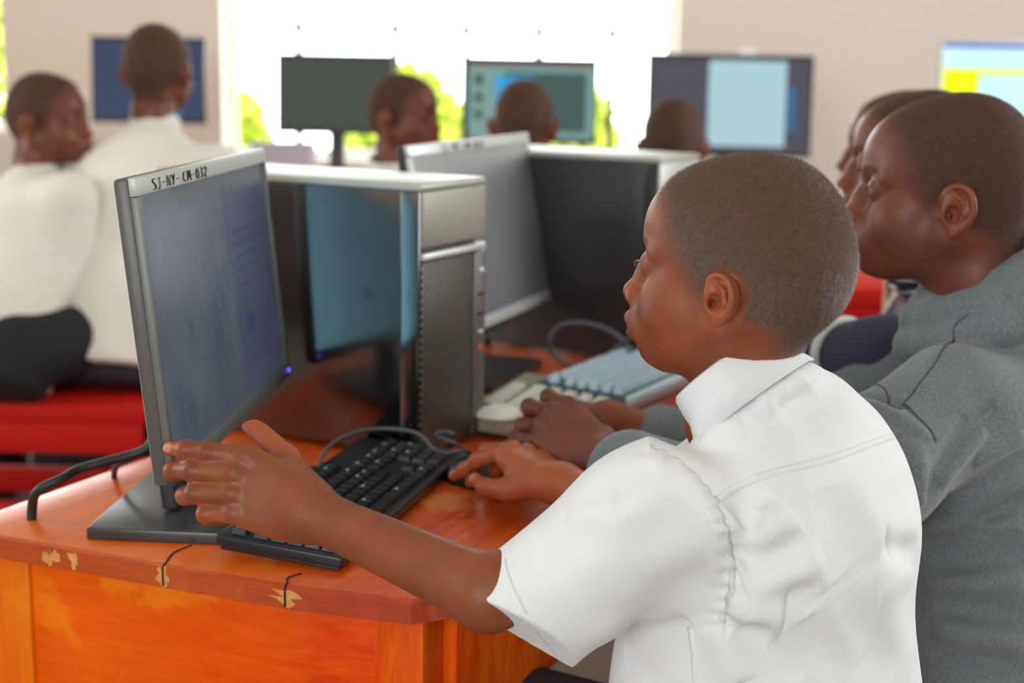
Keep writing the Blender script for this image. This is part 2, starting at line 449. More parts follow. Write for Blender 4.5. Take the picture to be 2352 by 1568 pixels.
BARM = mat('brown_window_bar', (0.12, 0.09, 0.06), 0.5)
GRASS = mat('sunlit_grass', (0.35, 0.46, 0.05), 0.9, var=(2, 0.6, (0.5, 0.6, 0.12)))
LEAF = mat('bright_green_leaf', (0.38, 0.50, 0.04), 0.6, var=(14, 0.7, (0.62, 0.66, 0.10)))

DULLB = mat('dull_black_panel', (0.028, 0.026, 0.026), 0.30, spec=0.5)

FRONTM = mat('warm_grey_front', (0.33, 0.31, 0.265), 0.42, metal=0.25)
BEZSHADE = mat('shaded_grey_green_bezel', (0.15, 0.155, 0.14), 0.40, metal=0.2)  # shaded copy of the silver rim, the shade put into the colour
FILLERM = mat('dark_filler_cloth', (0.008, 0.008, 0.009), 0.8)  # for the added bags that fill the dark gap
# ------------------------------------------------------------------ people
def head_sdf(P, neck=None, wide=1.0, nose=1.0, ears=True, es=1.0, nk=.030):
    """head facing +X, left ear at +Y, origin between the ear canals, metres"""
    P = P.copy(); P[:, 1] /= wide
    Ps = P.copy(); Ps[:, 1] = np.abs(Ps[:, 1])
    d = ell(P, (-.014, 0, .046), (.079, .0715, .081))
    d = smin(d, ell(P, (.031, 0, .052), (.0665, .0625, .061)), .030)
    d = smin(d, ell(P, (-.050, 0, .020), (.043, .052, .050)), .030)
    d = smin(d, ell(Ps, (.040, .010, -.018), (.046, .046, .056)), .025)
    d = smin(d, ell(Ps, (.055, .033, -.016), (.030, .026, .030)), .020)
    d = smin(d, cone(Ps, (.002, .050, -.026), (.064, .014, -.066), .018, .0145), .024)
    d = smin(d, ell(P, (.078, 0, -.066), (.016, .018, .0145)), .014)
    d = smin(d, ell(P, (.034, 0, -.046), (.044, .040, .026)), .024)
    d = smin(d, cone(Ps, (.086, .006, .037), (.070, .043, .033), .0075, .007), .014)       # brow ridge
    d = smax(d, -ell(Ps, (.103, .032, .020), (.019, .018, .013)), .016)                     # sockets
    d = smin(d, ell(P, (.081, 0, -.038), (.0285, .033, .029)), .016)                        # muzzle
    # nose
    n = cone(P, (.089, 0, .026), (.102 + .003 * nose, 0, -.009), .0062, .0080)
    n = smin(n, ell(P, (.090, 0, -.001), (.0155, .0125, .024)), .008)
    n = smin(n, ell(P, (.1040 + .004 * nose, 0, -.0125), (.0100, .0105, .0088)), .006)
    n = smin(n, ell(Ps, (.1005, .0125, -.0155), (.0105, .0075, .0078)), .005)
    d = smin(d, n, .008)
    d = smax(d, -ell(Ps, (.1065, .0070, -.0250), (.0060, .0036, .0050)), .002)
    # lips
    up = chain(Ps, [(.1055, 0, -.0385), (.1060, .005, -.0375), (.100, .014, -.041), (.088, .0235, -.0445)], [.0066, .0066, .0056, .0030], .003)
    lo = chain(Ps, [(.1035, 0, -.0520), (.1020, .006, -.0520), (.096, .014, -.0495), (.087, .0225, -.0455)], [.0074, .0072, .0058, .0030], .003)
    d = smin(d, up, .003); d = smin(d, lo, .003)
    d = smax(d, -cone(Ps, (.113, 0, -.0452), (.094, .0225, -.0455), .0015, .0008), .002)
    d = smax(d, -ell(P, (.104, 0, -.0625), (.009, .020, .0045)), .010)
    # eyelids with an open slit
    d = smin(d, ell(Ps, (.0755, .0315, .0205), (.0150, .0150, .0145)), .004)
    d = smax(d, -ell(Ps, (.0905, .0325, .0190), (.0080, .0125, .0032)), .0015)
    d = smax(d, cone(Ps, (.0885, .022, .0262), (.0835, .043, .0240), .0012, .0010) * -1 - 0.0004, .002)   # crease over the lid
    if neck is not None:
        d = smin(d, chain(P, neck[0], neck[1], .02), nk)
    if ears:
        Ph = Ps; eo = np.array([0, .0725, .003], np.float32); Ps = (Ps - eo) / es + eo
        E = [(.010, .0715, .002), (.0125, .0745, .014), (.008, .0790, .0255), (-.004, .0845, .0305), (-.0155, .0885, .0245), (-.0205, .0895, .010), (-.0185, .0865, -.003), (-.011, .0805, -.013), (-.001, .0755, -.0205)]
        rr = np.interp(np.linspace(0, 8, 25), range(9), [.0022, .0026, .0029, .0030, .0031, .0031, .0033, .0042, .0058])
        e = chain(Ps, spline(E, 3), rr, .0015)
        M = np.array([[.955, .29, 0], [-.29, .955, 0], [0, 0, 1.0]]).T
        e = smin(e, ell(Ps, (-.005, .0775, .006), (.0185, .0046, .0265), M), .004)
        e = smin(e, chain(Ps, [(.000, .0815, .0215), (-.010, .0845, .014), (-.0125, .0845, .002), (-.005, .0800, -.010)], [.0026, .0030, .0030, .0028], .002), .002)
        e = smin(e, ell(Ps, (-.010, .0700, .004), (.013, .010, .022)), .006)
        e = smax(e, -ell(Ps, (.0000, .0835, .000), (.0075, .0070, .0100)), .003)
        e = smin(e, ell(Ps, (.0105, .0735, -.003), (.0050, .0042, .0060)), .003)
        e = smax(e, -ell(Ps, (.0035, .0790, -.002), (.0035, .0080, .0040)), .002)
        d = smin(d, e * es, .005); Ps = Ph
    return d * 0.95

def hair_mask(L):
    x, y, z = L[:, 0], np.abs(L[:, 1]), L[:, 2]
    xf = np.interp(z, [-.08, -.030, -.018, -.010, .004, .020, .036, .055, .075, .090, .110, .14], [-.040, -.034, -.026, .022, .034, .046, .056, .066, .076, .088, .105, .2])
    m = np.clip((xf + .004 - x) / .034, 0, 1) * np.clip((z + .062 + .25 * (x + .08)) / .014, 0, 1)
    ear = np.clip((y - .0715) / .003, 0, 1) * ((np.abs(x + .004) < .030) & (np.abs(z - .004) < .036))
    front = np.clip((.0245 - np.hypot(x + .004, (z - .004) * .78)) / .006, 0, 1)
    return m * (1 - ear) * (1 - front)
def lip_mask(L):
    x, y, z = L[:, 0], np.abs(L[:, 1]), L[:, 2]
    return np.clip((.0095 - np.abs(z + .0455 + .10 * np.maximum(y - .006, 0))) / .003, 0, 1) * np.clip((.024 - y) / .004, 0, 1) * np.clip((x - .088) / .006, 0, 1)
def brow_mask(L):
    x, y, z = L[:, 0], np.abs(L[:, 1]), L[:, 2]
    zc = .0395 + .004 * np.sin(np.clip((y - .012) / .034, 0, 1) * PI)
    return np.clip((.0038 - np.abs(z - zc)) / .002, 0, 1) * 1.0 * np.clip((y - .010) / .004, 0, 1) * np.clip((.047 - y) / .005, 0, 1) * (x > .05)

def frame(yaw, pitch=0.0, roll=0.0):
    """columns = forward, left, up of something facing the compass angle yaw (radians from +X)"""
    return np.array(Matrix.Rotation(yaw, 3, 'Z') @ Matrix.Rotation(-pitch, 3, 'Y') @ Matrix.Rotation(roll, 3, 'X'))
class Pose:
    """rigid placement of local coordinates"""
    def __init__(s, o, M, sc=1.0): s.o = np.array(o, float); s.M = np.array(M, float); s.sc = sc
    def to(s, P): return ((P - s.o.astype(np.float32)) @ (s.M / s.sc).astype(np.float32))
    def w(s, p): return s.o + s.sc * (s.M @ np.array(p, float))

class Hand:
    """right hand: +X to the fingers, +Y to the thumb, +Z out of the back of the hand; origin at the wrist"""
    def __init__(s, o, X, Z, left=False, sc=1.0, flex=None, splay=(8, 2, -4, -10), thumb=None, R=1.0):
        X = np.array(X, float); X /= np.linalg.norm(X); Z = np.array(Z, float); Z -= X * (Z @ X); Z /= np.linalg.norm(Z)
        Y = np.cross(Z, X) * (-1 if left else 1)
        s.p = Pose(o, np.stack([X, Y, Z], 1), sc)
        s.f = []
        base = [(.083, .026, .002), (.087, .006, .004), (.082, -.013, .002), (.073, -.030, -.002)]
        ln = [(.041, .025, .021), (.046, .029, .022), (.042, .027, .021), (.033, .020, .019)]
        rd = [.0086, .0088, .0083, .0073]
        flex = flex or [(20, 30, 20)] * 4
        for b, l, a, sp, r in zip(base, ln, flex, splay, rd):
            r = r * R
            pts = [np.array(b)]; th = 0; dr = math.radians(sp)
            for L, q in zip(l, a):
                th += math.radians(q)
                pts.append(pts[-1] + L * np.array([math.cos(th) * math.cos(dr), math.cos(th) * math.sin(dr), -math.sin(th)]))
            s.f.append((pts, [r * 1.12, r, r * .92, r * .74], r, th))
        s.th = [np.array(q, float) for q in (thumb or [(.018, .022, -.006), (.048, .044, -.014), (.078, .056, -.020), (.100, .058, -.024)])]
    def sdf(s, P):
        Q = s.p.to(P)
        d = None
        for i, (pts, rr, r, th) in enumerate(s.f):
            w0 = np.array([.004, .014 - .009 * i, -.001])
            m = chain(Q, [w0, pts[0] - np.array([.012, 0, .0035])], [.0150, .0128 - .0008 * i], .01)
            d = m if d is None else smin(d, m, .014)
        d = smin(d, ell(Q, (.045, -.002, -.008), (.042, .034, .0125)), .012)
        d = smin(d, ell(Q, (.030, -.022, -.010), (.034, .014, .012)), .010)
        T = s.th
        d = smin(d, chain(Q, T, [.0150, .0125, .0100, .0082], .006), .014)
        for pts, rr, r, th in s.f:
            c = chain(Q, pts, rr, .0045)
            for k in (1, 2):
                c = smin(c, np.sqrt(((Q - pts[k].astype(np.float32)) ** 2).sum(1)) - rr[k] * 1.03, .004)
            c = smin(c, np.sqrt(((Q - (pts[0] + [0, 0, .001]).astype(np.float32)) ** 2).sum(1)) - r * 1.02, .008)
            d = smin(d, c, .006)
        return d * s.p.sc
    def pale(s, P):
        """nails and finger pads"""
        Q = s.p.to(P); m = np.zeros(len(P), np.float32)
        for pts, rr, r, th in s.f:
            dr = pts[3] - pts[2]; dr = dr / np.linalg.norm(dr); side = np.array([0, 1.0, 0]); nrm = np.cross(dr, side)
            if nrm[2] < 0 and th < 1.5: nrm = -nrm
            nrm = nrm / np.linalg.norm(nrm)
            c = pts[3] - dr * .001 + nrm * r * .72
            q = Q - c.astype(np.float32); a = q @ dr.astype(np.float32); b = q @ side.astype(np.float32); n_ = q @ nrm.astype(np.float32)
            m = np.maximum(m, np.clip(1.25 - np.sqrt((a / .0062) ** 2 + (b / .0052) ** 2 + (n_ / .005) ** 2), 0, .25) * 4)
        T = s.th; dr = T[3] - T[2]; dr /= np.linalg.norm(dr); c = T[3] + dr * .001 + np.array([0, .0045, .0045])
        q = Q - c.astype(np.float32)
        return np.maximum(m, np.clip(1.25 - np.sqrt((q ** 2).sum(1)) / .0075, 0, .25) * 4)
    def knuckle(s, P):
        Q = s.p.to(P); m = np.zeros(len(P), np.float32)
        for pts, rr, r, th in s.f:
            for k, w in ((0, .55), (1, 1.0), (2, .8)):
                q = Q - (pts[k] + np.array([0, 0, r * .8])).astype(np.float32)
                m = np.maximum(m, w * np.clip(1.2 - np.sqrt((q[:, 0] / .0085) ** 2 + (q[:, 1] / .0075) ** 2 + (q[:, 2] / .009) ** 2), 0, 1))
        return m
    def warm(s, P):
        Q = s.p.to(P); m = np.zeros(len(P), np.float32)
        for pts, rr, r, th in s.f:
            q = Q - ((pts[2] + pts[3]) / 2).astype(np.float32); m = np.maximum(m, np.clip(1.3 - np.sqrt((q ** 2).sum(1)) / .017, 0, 1) * .7)
        return np.maximum(m, np.clip((-Q[:, 2] - .012) / .01, 0, 1) * .6)

def add_hair(name, V, Q, mask, m, parent, n, ln, wd, pose, rng, keep=None):
    """short lying hairs, each a thin blade, grown on the scalp"""
    a = V[Q[:, 0]]; b = V[Q[:, 1]]; c = V[Q[:, 2]]; e = V[Q[:, 3]]
    nn = np.cross(c - a, e - b); ar = np.linalg.norm(nn, axis=1); nn = nn / np.maximum(ar, 1e-12)[:, None]
    w = ar * mask[Q].mean(1) ** 1.5
    if keep is not None: w = w * keep(a)
    idx = rng.choice(len(Q), n, p=w / w.sum())
    u, v = rng.rand(n, 1), rng.rand(n, 1)
    p = (a[idx] * (1 - u) + b[idx] * u) * (1 - v) + (e[idx] * (1 - u) + c[idx] * u) * v
    N = nn[idx]
    # growth direction: from the crown forwards and down
    L = (p - pose.o) @ pose.M
    crown = np.array([-.065, 0, .105]); g = L - crown; g = g @ pose.M.T + rng.randn(n, 3) * .035
    g = g - N * (g * N).sum(1, keepdims=True); g /= np.linalg.norm(g, axis=1, keepdims=True)
    d = g * 0.86 + N * (0.42 + 0.25 * rng.rand(n, 1)); d /= np.linalg.norm(d, axis=1, keepdims=True)
    s = np.cross(d, N); s /= np.linalg.norm(s, axis=1, keepdims=True)
    l = ln * (0.6 + 0.8 * rng.rand(n, 1))
    V_ = np.concatenate([p - s * wd, p + s * wd, p + d * l], 0); k = np.arange(n)
    return mesh_obj(name, V_, np.stack([k, k + n, k + 2 * n], 1), m, parent)

def eyes(parent, pose):
    for sy in (1, -1):
        b = bmesh.new(); bmesh.ops.create_uvsphere(b, u_segments=24, v_segments=16, radius=.0122 * pose.sc)
        me = bpy.data.meshes.new('eye'); b.to_mesh(me); b.free()
        me.polygons.foreach_set('use_smooth', np.ones(len(me.polygons), dtype=bool)); me.materials.append(EYEW)
        o = link(bpy.data.objects.new('eye', me), parent); o.location = pose.w((.0755, .0315 * sy, .0200)); o['label'] = 'white of the eye'
        b = bmesh.new(); bmesh.ops.create_uvsphere(b, u_segments=20, v_segments=12, radius=.0066 * pose.sc)
        me = bpy.data.meshes.new('iris'); b.to_mesh(me); b.free(); me.materials.append(EYED)
        me.polygons.foreach_set('use_smooth', np.ones(len(me.polygons), dtype=bool))
        i = link(bpy.data.objects.new('iris', me), o); i.location = tuple(pose.sc * (pose.M @ np.array([.0066, -.0008 * sy, -.0008])))
def lashes(parent, pose, m):
    V = []; F = []
    rng = np.random.RandomState(4)
    for sy in (1, -1):
        for up in (1, -1):
            for k in range(15 if up > 0 else 9):
                t = (k + .5) / (15 if up > 0 else 9); y = (.0215 + .0225 * t) * sy
                x = .0905 - 9.0 * (abs(y) - .029) ** 2 - (.0045 * t)
                z = .0190 + up * .0040 * math.sin(PI * min(1, max(.15, t)))
                p = np.array([x, y, z]); l = .0100 if up > 0 else .005
                mid = p + np.array([.75 * l, (t - .45) * .4 * l * sy, -.1 * l * up]); e = mid + np.array([.30 * l, (t - .45) * .3 * l * sy, .45 * l * up])
                n = len(V); w = .00045
                V += [pose.w(p + [0, w, 0]), pose.w(p - [0, w, 0]), pose.w(mid - [0, w, 0]), pose.w(mid + [0, w, 0]), pose.w(e)]
                F += [(n, n + 1, n + 2, n + 3), (n + 3, n + 2, n + 4)]
    return mesh_obj('eyelashes', V, F, m, parent, False)
def skin_attrs(o, V, pose, hands=(), hairy=1.0, hairfn=hair_mask):
    L = ((V - pose.o) @ pose.M) / pose.sc
    near = (np.linalg.norm(L - [0, 0, .03], axis=1) < .16)
    h = hairfn(L) * near
    set_attr(o, 'hair', np.clip(h * hairy + brow_mask(L) * near, 0, 1)); set_attr(o, 'lip', lip_mask(L) * near)
    pl = np.zeros(len(V)); wm = np.zeros(len(V)); kn = np.zeros(len(V))
    for hd in hands:
        kn = np.maximum(kn, hd.knuckle(V.astype(np.float32))); pl = np.maximum(pl, hd.pale(V.astype(np.float32))); wm = np.maximum(wm, hd.warm(V.astype(np.float32)))
    nz = np.clip(1.2 - np.linalg.norm(L - [.108, 0, -.014], axis=1) / .022, 0, 1) * .7
    er = near * np.clip((np.abs(L[:, 1]) - .074) / .004, 0, 1) * (np.abs(L[:, 0]) < .03) * .35
    set_attr(o, 'knuckle', kn); set_attr(o, 'pale', pl); set_attr(o, 'warm', np.maximum(np.maximum(wm, nz), er))
    return h
# ------------------------------------------------------------------ the room
def struct(name, boxes, m, label=None):
    mb = MB()
    for c, d in boxes: mb.box(c, d)
    o = mb.build(name, m); o['kind'] = 'structure'
    if label: o['label'] = label
    return o
XL, XR, YF, YB, ZC = -3.6, 3.6, -2.2, 6.0, 3.1
def wall_with_holes(name, axis, pos, lo, hi, holes, m, th=0.2):
    """wall in the plane axis=pos (its inner face), holes = [(a0,a1,z0,z1)] along the other axis"""
    bx = []; holes = sorted(holes); cur = lo
    def seg(a0, a1, z0, z1):
        if a1 - a0 < 1e-4 or z1 - z0 < 1e-4: return
        s = 1 if pos > 0 else -1
        if axis == 'y': bx.append((((a0 + a1) / 2, pos + s * th / 2, (z0 + z1) / 2), (a1 - a0, th, z1 - z0)))
        else: bx.append(((pos + s * th / 2, (a0 + a1) / 2, (z0 + z1) / 2), (th, a1 - a0, z1 - z0)))
    for a0, a1, z0, z1 in holes:
        seg(cur, a0, 0, ZC); seg(a0, a1, 0, z0); seg(a0, a1, z1, ZC); cur = a1
    seg(cur, hi, 0, ZC)
    return struct(name, bx, m)
WX0, WX1 = -1.226, 0.66
struct('floor', [((0, 1.9, -0.05), (7.6, 8.6, 0.1))], FLOORM)
struct('ceiling', [((0, 1.9, ZC + 0.05), (7.6, 8.6, 0.1))], CEIL)
wall_with_holes('wall_back', 'y', YB, XL, XR, [(-3.45, -2.13, 0.95, 2.5), (WX0, WX1, 0.86, 2.6)], WALLM)
wall_with_holes('wall_left', 'x', XL, YF, YB, [(-0.65, 0.75, 0.0, 2.1), (1.6, 3.2, 0.95, 2.4)], WALLM)
wall_with_holes('wall_front', 'y', YF, XL, XR, [(-2.6, 0.1, 1.05, 2.55)], WALLM)
wall_with_holes('wall_right', 'x', XR, YF, YB, [(1.0, 4.2, 0.9, 2.6)], WALLM)

def window(name, x0, x1, z0, z1, y, verts, horis, r=0.020):
    mb = MB(); t = 0.03
    for xx in (x0 + t / 2, x1 - t / 2): mb.box((xx, y, (z0 + z1) / 2), (t, 0.04, z1 - z0), 0.003)
    for zz in (z0 + t / 2, z1 - t / 2): mb.box(((x0 + x1) / 2, y, zz), (x1 - x0, 0.04, t), 0.003)
    o = mb.build(name, WALLW); o['kind'] = 'structure'
    for xx in verts:
        b = MB().box((xx, y, (z0 + z1) / 2), (r * 1.6, 0.02, z1 - z0), 0.002).build('window_bar', BARM, o)
    for zz in horis:
        b = MB().box(((x0 + x1) / 2, y + 0.02, zz), (x1 - x0, 0.012, r), 0.002).build('window_bar', BARM, o)
    return o
window('window_1', WX0, WX1, 0.86, 2.6, YB + 0.16, (-0.93, -0.52, -0.22, 0.09, 0.40), (1.40, 1.95))
window('window_2', -3.45, -2.13, 0.95, 2.5, YB + 0.16, (-3.0, -2.55), (1.40, 1.95))
w3 = window('window_3', -.8, .8, 0.95, 2.4, 0, (-.27, .27), (1.4, 1.95)); w3.rotation_euler = (0, 0, PI / 2); w3.location = (XL - .1, 2.4, 0)
window('window_4', -2.6, 0.1, 1.05, 2.55, YF - .1, (-1.7, -.8), (1.8,))
w6 = window('window_5', -1.6, 1.6, 0.9, 2.6, 0, (-.5, .5), (1.5,)); w6.rotation_euler = (0, 0, PI / 2); w6.location = (XR + .1, 2.6, 0)
dr = struct('blocking_door_1', [((XL - .09, .05, 1.04), (.045, 1.36, 2.06))], DOORM); MB().cyl((XL - .07, -.5, 1.0), (XL - .01, -.5, 1.0), .012).cyl((XL - .012, -.5, 1.0), (XL - .012, -.38, 1.0), .010).build('door_handle', SILVB, dr)  # unseen door, closed to keep the doorway's light off the tower panel
struct('trim_1', [((-0.28, YB - 0.01, 0.845), (WX1 - WX0 + .06, 0.06, 0.03))], WALLW, 'white window sill')
# ------------------------------------------------------------------ outside: grass and a sunlit hedge under a white sky
g = MB().box((0, 17, -0.40), (60, 20, 0.1)).build('grass_field', GRASS); tag(g, 'sunlit grass outside beyond the windows', 'grass', kind='stuff')
def bush(x, y, w, h, n, seed, label, z0=-0.3):
    rng = np.random.RandomState(seed); V = []; F = []
    for i in range(n):
        p = rng.randn(3); p /= np.linalg.norm(p); p *= (0.75 + 0.3 * rng.rand())
        c = np.array([x + p[0] * w, y + p[1] * w * .6, z0 + (p[2] * .5 + .5) * h]); s = 0.05 + .05 * rng.rand()
        a = rng.randn(3); a /= np.linalg.norm(a); b = np.cross(a, rng.randn(3)); b /= np.linalg.norm(b)
        k = len(V); V += [c - a * s, c + b * s * .45, c + a * s, c - b * s * .45]; F.append((k, k + 1, k + 2, k + 3))
    r = thing('leafy_bush', label, 'bush', (0, 0, 0), 0, 'bushes outside the window')
    mesh_obj('foliage', V, F, LEAF, r, False)
    mb = MB()
    for j in range(5):
        a = j * 1.256; mb.cyl((x + .1 * math.cos(a), y + .1 * math.sin(a), z0 - .05), (x + w * .4 * math.cos(a), y + w * .3 * math.sin(a), z0 + h * .7), .02, .008, 8)
    mb.build('stem', BARM, r)
for i, (bx_, bw, bh, lb) in enumerate([(-1.75, .40, 1.46, 'bright green bush outside, at the left window jamb'), (-0.62, .42, 1.52, 'bright green bush outside, behind the darkest screen'),
        (0.27, .36, 1.50, 'bright green bush outside, behind the screen with the blue window'), (1.22, .36, 1.44, 'bright green bush outside, at the right window jamb'), (-3.3, .6, 2.3, 'tall bright green bush outside the far left window')]):
    bush(bx_, 8.2 + .25 * (i % 2), bw, bh, 2600, 10 + i, lb)
# ------------------------------------------------------------------ the long table
TA = math.radians(26.5)                     # compass turn of the table's long side
TV = np.array([math.sin(TA), math.cos(TA), 0]); TU = np.array([-math.cos(TA), math.sin(TA), 0])   # along / towards the left
TO = np.array([-0.073, 1.299, 0.0])         # near right corner of the top
def tp(u, v, z=0.75): return TO + TU * u + TV * v + np.array([0, 0, z])
table = thing('long_table', 'orange varnished wooden table under the near monitor, its worn end in front', 'table', TO, -TA)
# local frame of the table: x to the right (towards the seats), y along, origin near right corner
def tl(p): q = np.array(p, float) - TO; return (-(q @ TU), q @ TV)
NR = (0.0, 0.0); NL = tl((-.613, 1.494, 0)); ML = tl(on(420, 1292, .75)); 
LEN = 1.75
mid = [tl(on(px_, py_, .75)) for px_, py_ in ((948, 1374), (663, 1340), (370, 1291), (180, 1258), (0, 1228))]
near = [(-0.012, 0.012)] + mid + [NL]
mb = MB(); poly = [(0.0, .03)] + near + [(NL[0] - .03, LEN), (0.0, LEN)]
mb.prism(poly[::-1], .727, .75, .0022)
mb.build('table_top', WOOD_T, table)
# the darker sawn edge strips along the near end and the right side, with worn joints
def strip(name, pts, m, z0=.7235, z1=.7495, th=.004):
    V = []; F = []; P = [np.array(p) for p in pts]
    for i, p in enumerate(P):
        a = P[max(0, i - 1)]; b = P[min(len(P) - 1, i + 1)]; t = (b - a) / np.linalg.norm(b - a); nn = np.array([t[1], -t[0]])
        for (o_, z) in ((0, z0), (th, z0 + .001), (th, z1 - .002), (0, z1)): V.append((*(p + nn * o_), z))
    for i in range(len(P) - 1):
        for k in range(4): F.append((i * 4 + k, (i + 1) * 4 + k, (i + 1) * 4 + (k + 1) % 4, i * 4 + (k + 1) % 4))
    F.append((3, 2, 1, 0)); n = len(P) * 4; F.append((n - 4, n - 3, n - 2, n - 1))
    return mesh_obj(name, V, F, m, table, False)
s = strip('edge_strip', near[::-1] + [(0.0, .03), (0.0, LEN - .01)], WOOD_E); s['label'] = 'darker red sawn edge'
WORN = mat('bare_wood_chip', (0.80, 0.38, 0.10), 0.6, var=(90, .8, (.52, .16, .03)), bump=(160, .6, .003))
CRK = mat('dark_crack', (0.05, 0.012, 0.004), 0.8)
# worn joints: a dark crack with pale bare wood beside it, running a little way over the top
def chip(px_, py_, tx, ty, w):
    q = tl(on(px_, py_, .75)); rng = np.random.RandomState(int(px_))
    i = np.argmin([abs(q[0] - (near[k][0] + near[k + 1][0]) / 2) for k in range(len(near) - 1)])
    a, b = np.array(near[i]), np.array(near[i + 1]); t = (b - a) / np.linalg.norm(b - a); nn = np.array([t[1], -t[0]])
    if nn[1] > 0: nn = -nn
    c = a + t * ((np.array(q) - a) @ t)
    V = []; n = 18
    for k in range(n):
        an = 2 * PI * k / n; r = 1 + .35 * rng.randn()
        V.append((*(c + t * w * .5 * r * math.cos(an) + nn * .0046), .7370 + .0105 * min(1.1, abs(r)) * math.sin(an)))
    V2 = [(*(np.array(v[:2]) - nn * .003), v[2]) for v in V]
    F = [tuple(range(n)), tuple(range(n, 2 * n))[::-1]] + [(k, k + n, (k + 1) % n + n, (k + 1) % n) for k in range(n)]
    o = mesh_obj('worn_patch', V + V2, F, WORN, table, False); o['label'] = 'pale bare wood at a joint'
    if tx:
        e = np.array(tl(on(tx, ty, .75)))
        mb = MB(); m_ = (c + e) / 2; L = np.linalg.norm(e - c)
        pts = [(*(c + nn * .0052), .7275), (*(c + nn * .005), .747), (*(c - nn * .001), .7506), (*(m_ + t * .006), .7507), (*e, .7505)]
        tube('joint_crack', pts, .0011, CRK, table, 6, 5, .0007)
chip(652, 1345, 690, 1318, .030); chip(366, 1300, 440, 1252, .016); chip(92, 1262, None, 0, .020); chip(133, 1275, None, 0, .012)
# legs, end board and side board
def lbox(x0, x1, y0, y1, z0, z1, bev=.0025):
    return MB().box(((x0 + x1) / 2, (y0 + y1) / 2, (z0 + z1) / 2), (x1 - x0, y1 - y0, z1 - z0), bev)
ea = math.atan2(mid[0][1] - NL[1], mid[0][0] - NL[0])
def ebox(name, s0, s1, off, z0, z1, th, m, bev=.003):
    """board following the slanted near end; s0..s1 measured from the right corner"""
    d = np.array([math.cos(ea), math.sin(ea)]); nn = np.array([-d[1], d[0]])
    c = np.array([-.012, .012]) - d * (s0 + s1) / 2 + nn * (off + th / 2)
    return MB().box((c[0], c[1], (z0 + z1) / 2), (s1 - s0, th, z1 - z0), bev, Matrix.Rotation(ea, 3, 'Z')).build(name, m, table)
ebox('leg', .008, .062, .012, 0, .727, .055, WOOD_L)
EL = math.hypot(NL[0] + .012, NL[1] - .012)
ebox('leg', EL - .083, EL - .012, .012, 0, .727, .055, WOOD_L)
ebox('end_board', .060, EL - .081, .018, .545, .727, .022, WOOD_A)
lbox(-.030, -.012, .075, LEN - .08, .56, .727).build('side_board', WOOD_L, table)
lbox(NL[0] + .014, NL[0] + .032, NL[1] + .10, LEN - .08, .56, .727).build('side_board', WOOD_L, table)
lbox(-.065, -.012, LEN - .08, LEN - .03, 0, .727).build('leg', WOOD_L, table)
lbox(NL[0] + .0, NL[0] + .053, LEN - .08, LEN - .03, 0, .727).build('leg', WOOD_L, table)

# ------------------------------------------------------------------ computers
def monitor(label, c, yaw, tilt, W=.50, H=.30, T=.026, zb=.095, base_r=None, screen=None, bez=SILVER, group=None, side=GREYP, led=True, marks=None, lipw=.018, basew=(.24, .19), z0=.75, base_off=(0, 0), content=None, shaded_rim=False):
    """local: screen faces -Y, width along X; zb = height of the lower rim over the table"""
    r = thing('computer_monitor', label, 'monitor', (c[0], c[1], z0), yaw, group)
    R = Matrix.Rotation(tilt, 3, 'X'); piv = Vector((0, 0, zb + H / 2))
    def tr(o): o.matrix_local = Matrix.Translation(piv) @ R.to_4x4(); return o
    tr(MB().box((0, T * .30, 0), (W, T * .60, H), .004, seg=2).box((0, T * .95, -.0), (W * .55, T * .9, H * .5), .012).build('casing', side, r))
    tr(MB().box((0, T * .62, 0), (W * .97, .003, H * .96), .001).build('back_cover', REFLTEAL, r))  # unseen plate added for the tower panel's teal reflection
    f = MB(); fb = .0045
    f.box((0, -.003, H / 2 - lipw / 2), (W, .008, lipw), .0015)
    g2 = MB() if shaded_rim else f
    g2.box((0, -.003, -H / 2 + lipw / 2), (W, .008, lipw), .0015)
    for sx in (-1, 1): g2.box((sx * (W / 2 - fb), -.003, -lipw / 2), (fb * 2, .008, H - lipw), .0015)
    fo = tr(f.build('bezel', bez, r))
    if shaded_rim: tr(g2.build('shaded_bezel', BEZSHADE, r))  # sides and bottom painted darker than the window-lit top rim
    s = MB().box((0, -.0015, 0), (W - fb * 2, .004, H - lipw * 2 + .001)).build('screen', screen, r); tr(s)
    if content:
        for nm, x0, x1, y0, y1, m in content:
            q = mesh_obj(nm, [(x0 * W, -.0037, y0 * H), (x1 * W, -.0037, y0 * H), (x1 * W, -.0037, y1 * H), (x0 * W, -.0037, y1 * H)], [(0, 1, 2, 3)], m, s, False)
    if led:
        l = MB().cyl((W / 2 - .012, -.0095, -H / 2 + .010), (W / 2 - .012, -.006, -H / 2 + .010), .0030).build('power_light', LEDB, fo)
        l['label'] = 'glowing blue power light'
    by = .055 + base_off[1]
    n = MB().box((base_off[0] - (.03 if led else 0), .050, (zb + .03) / 2 + .016), (.085 if led else .055, .018, zb + .03), .004, Matrix.Rotation(-.12, 3, 'X')); n.build('stand_neck', BASEM, r)
    bx, bd = basew
    MB().prism([(-bx / 2 + base_off[0], by - bd * .62), (bx / 2 + base_off[0], by - bd * .62), (bx / 2 + base_off[0], by + bd * .38), (-bx / 2 + base_off[0], by + bd * .38)], 0, .014, .003).build('stand_base', BASEM, r)
    return r, fo
m, t, b = new_mat('hazy_screen')
v = t.co()
hz = t.ramp(t.tex(7, 6, t.co((1, 1, .35), (0, .5, 0)), .7, 1.0), [(0.34, 0.0), (0.75, 1.0)])
plug(t, b, 'Base Color', t.mix(hz, (0.030, 0.034, 0.046), (0.105, 0.115, 0.115)))
plug(t, b, 'Roughness', t.math('MULTIPLY_ADD', hz, .22, .20)); b.inputs['Specular IOR Level'].default_value = 0.6
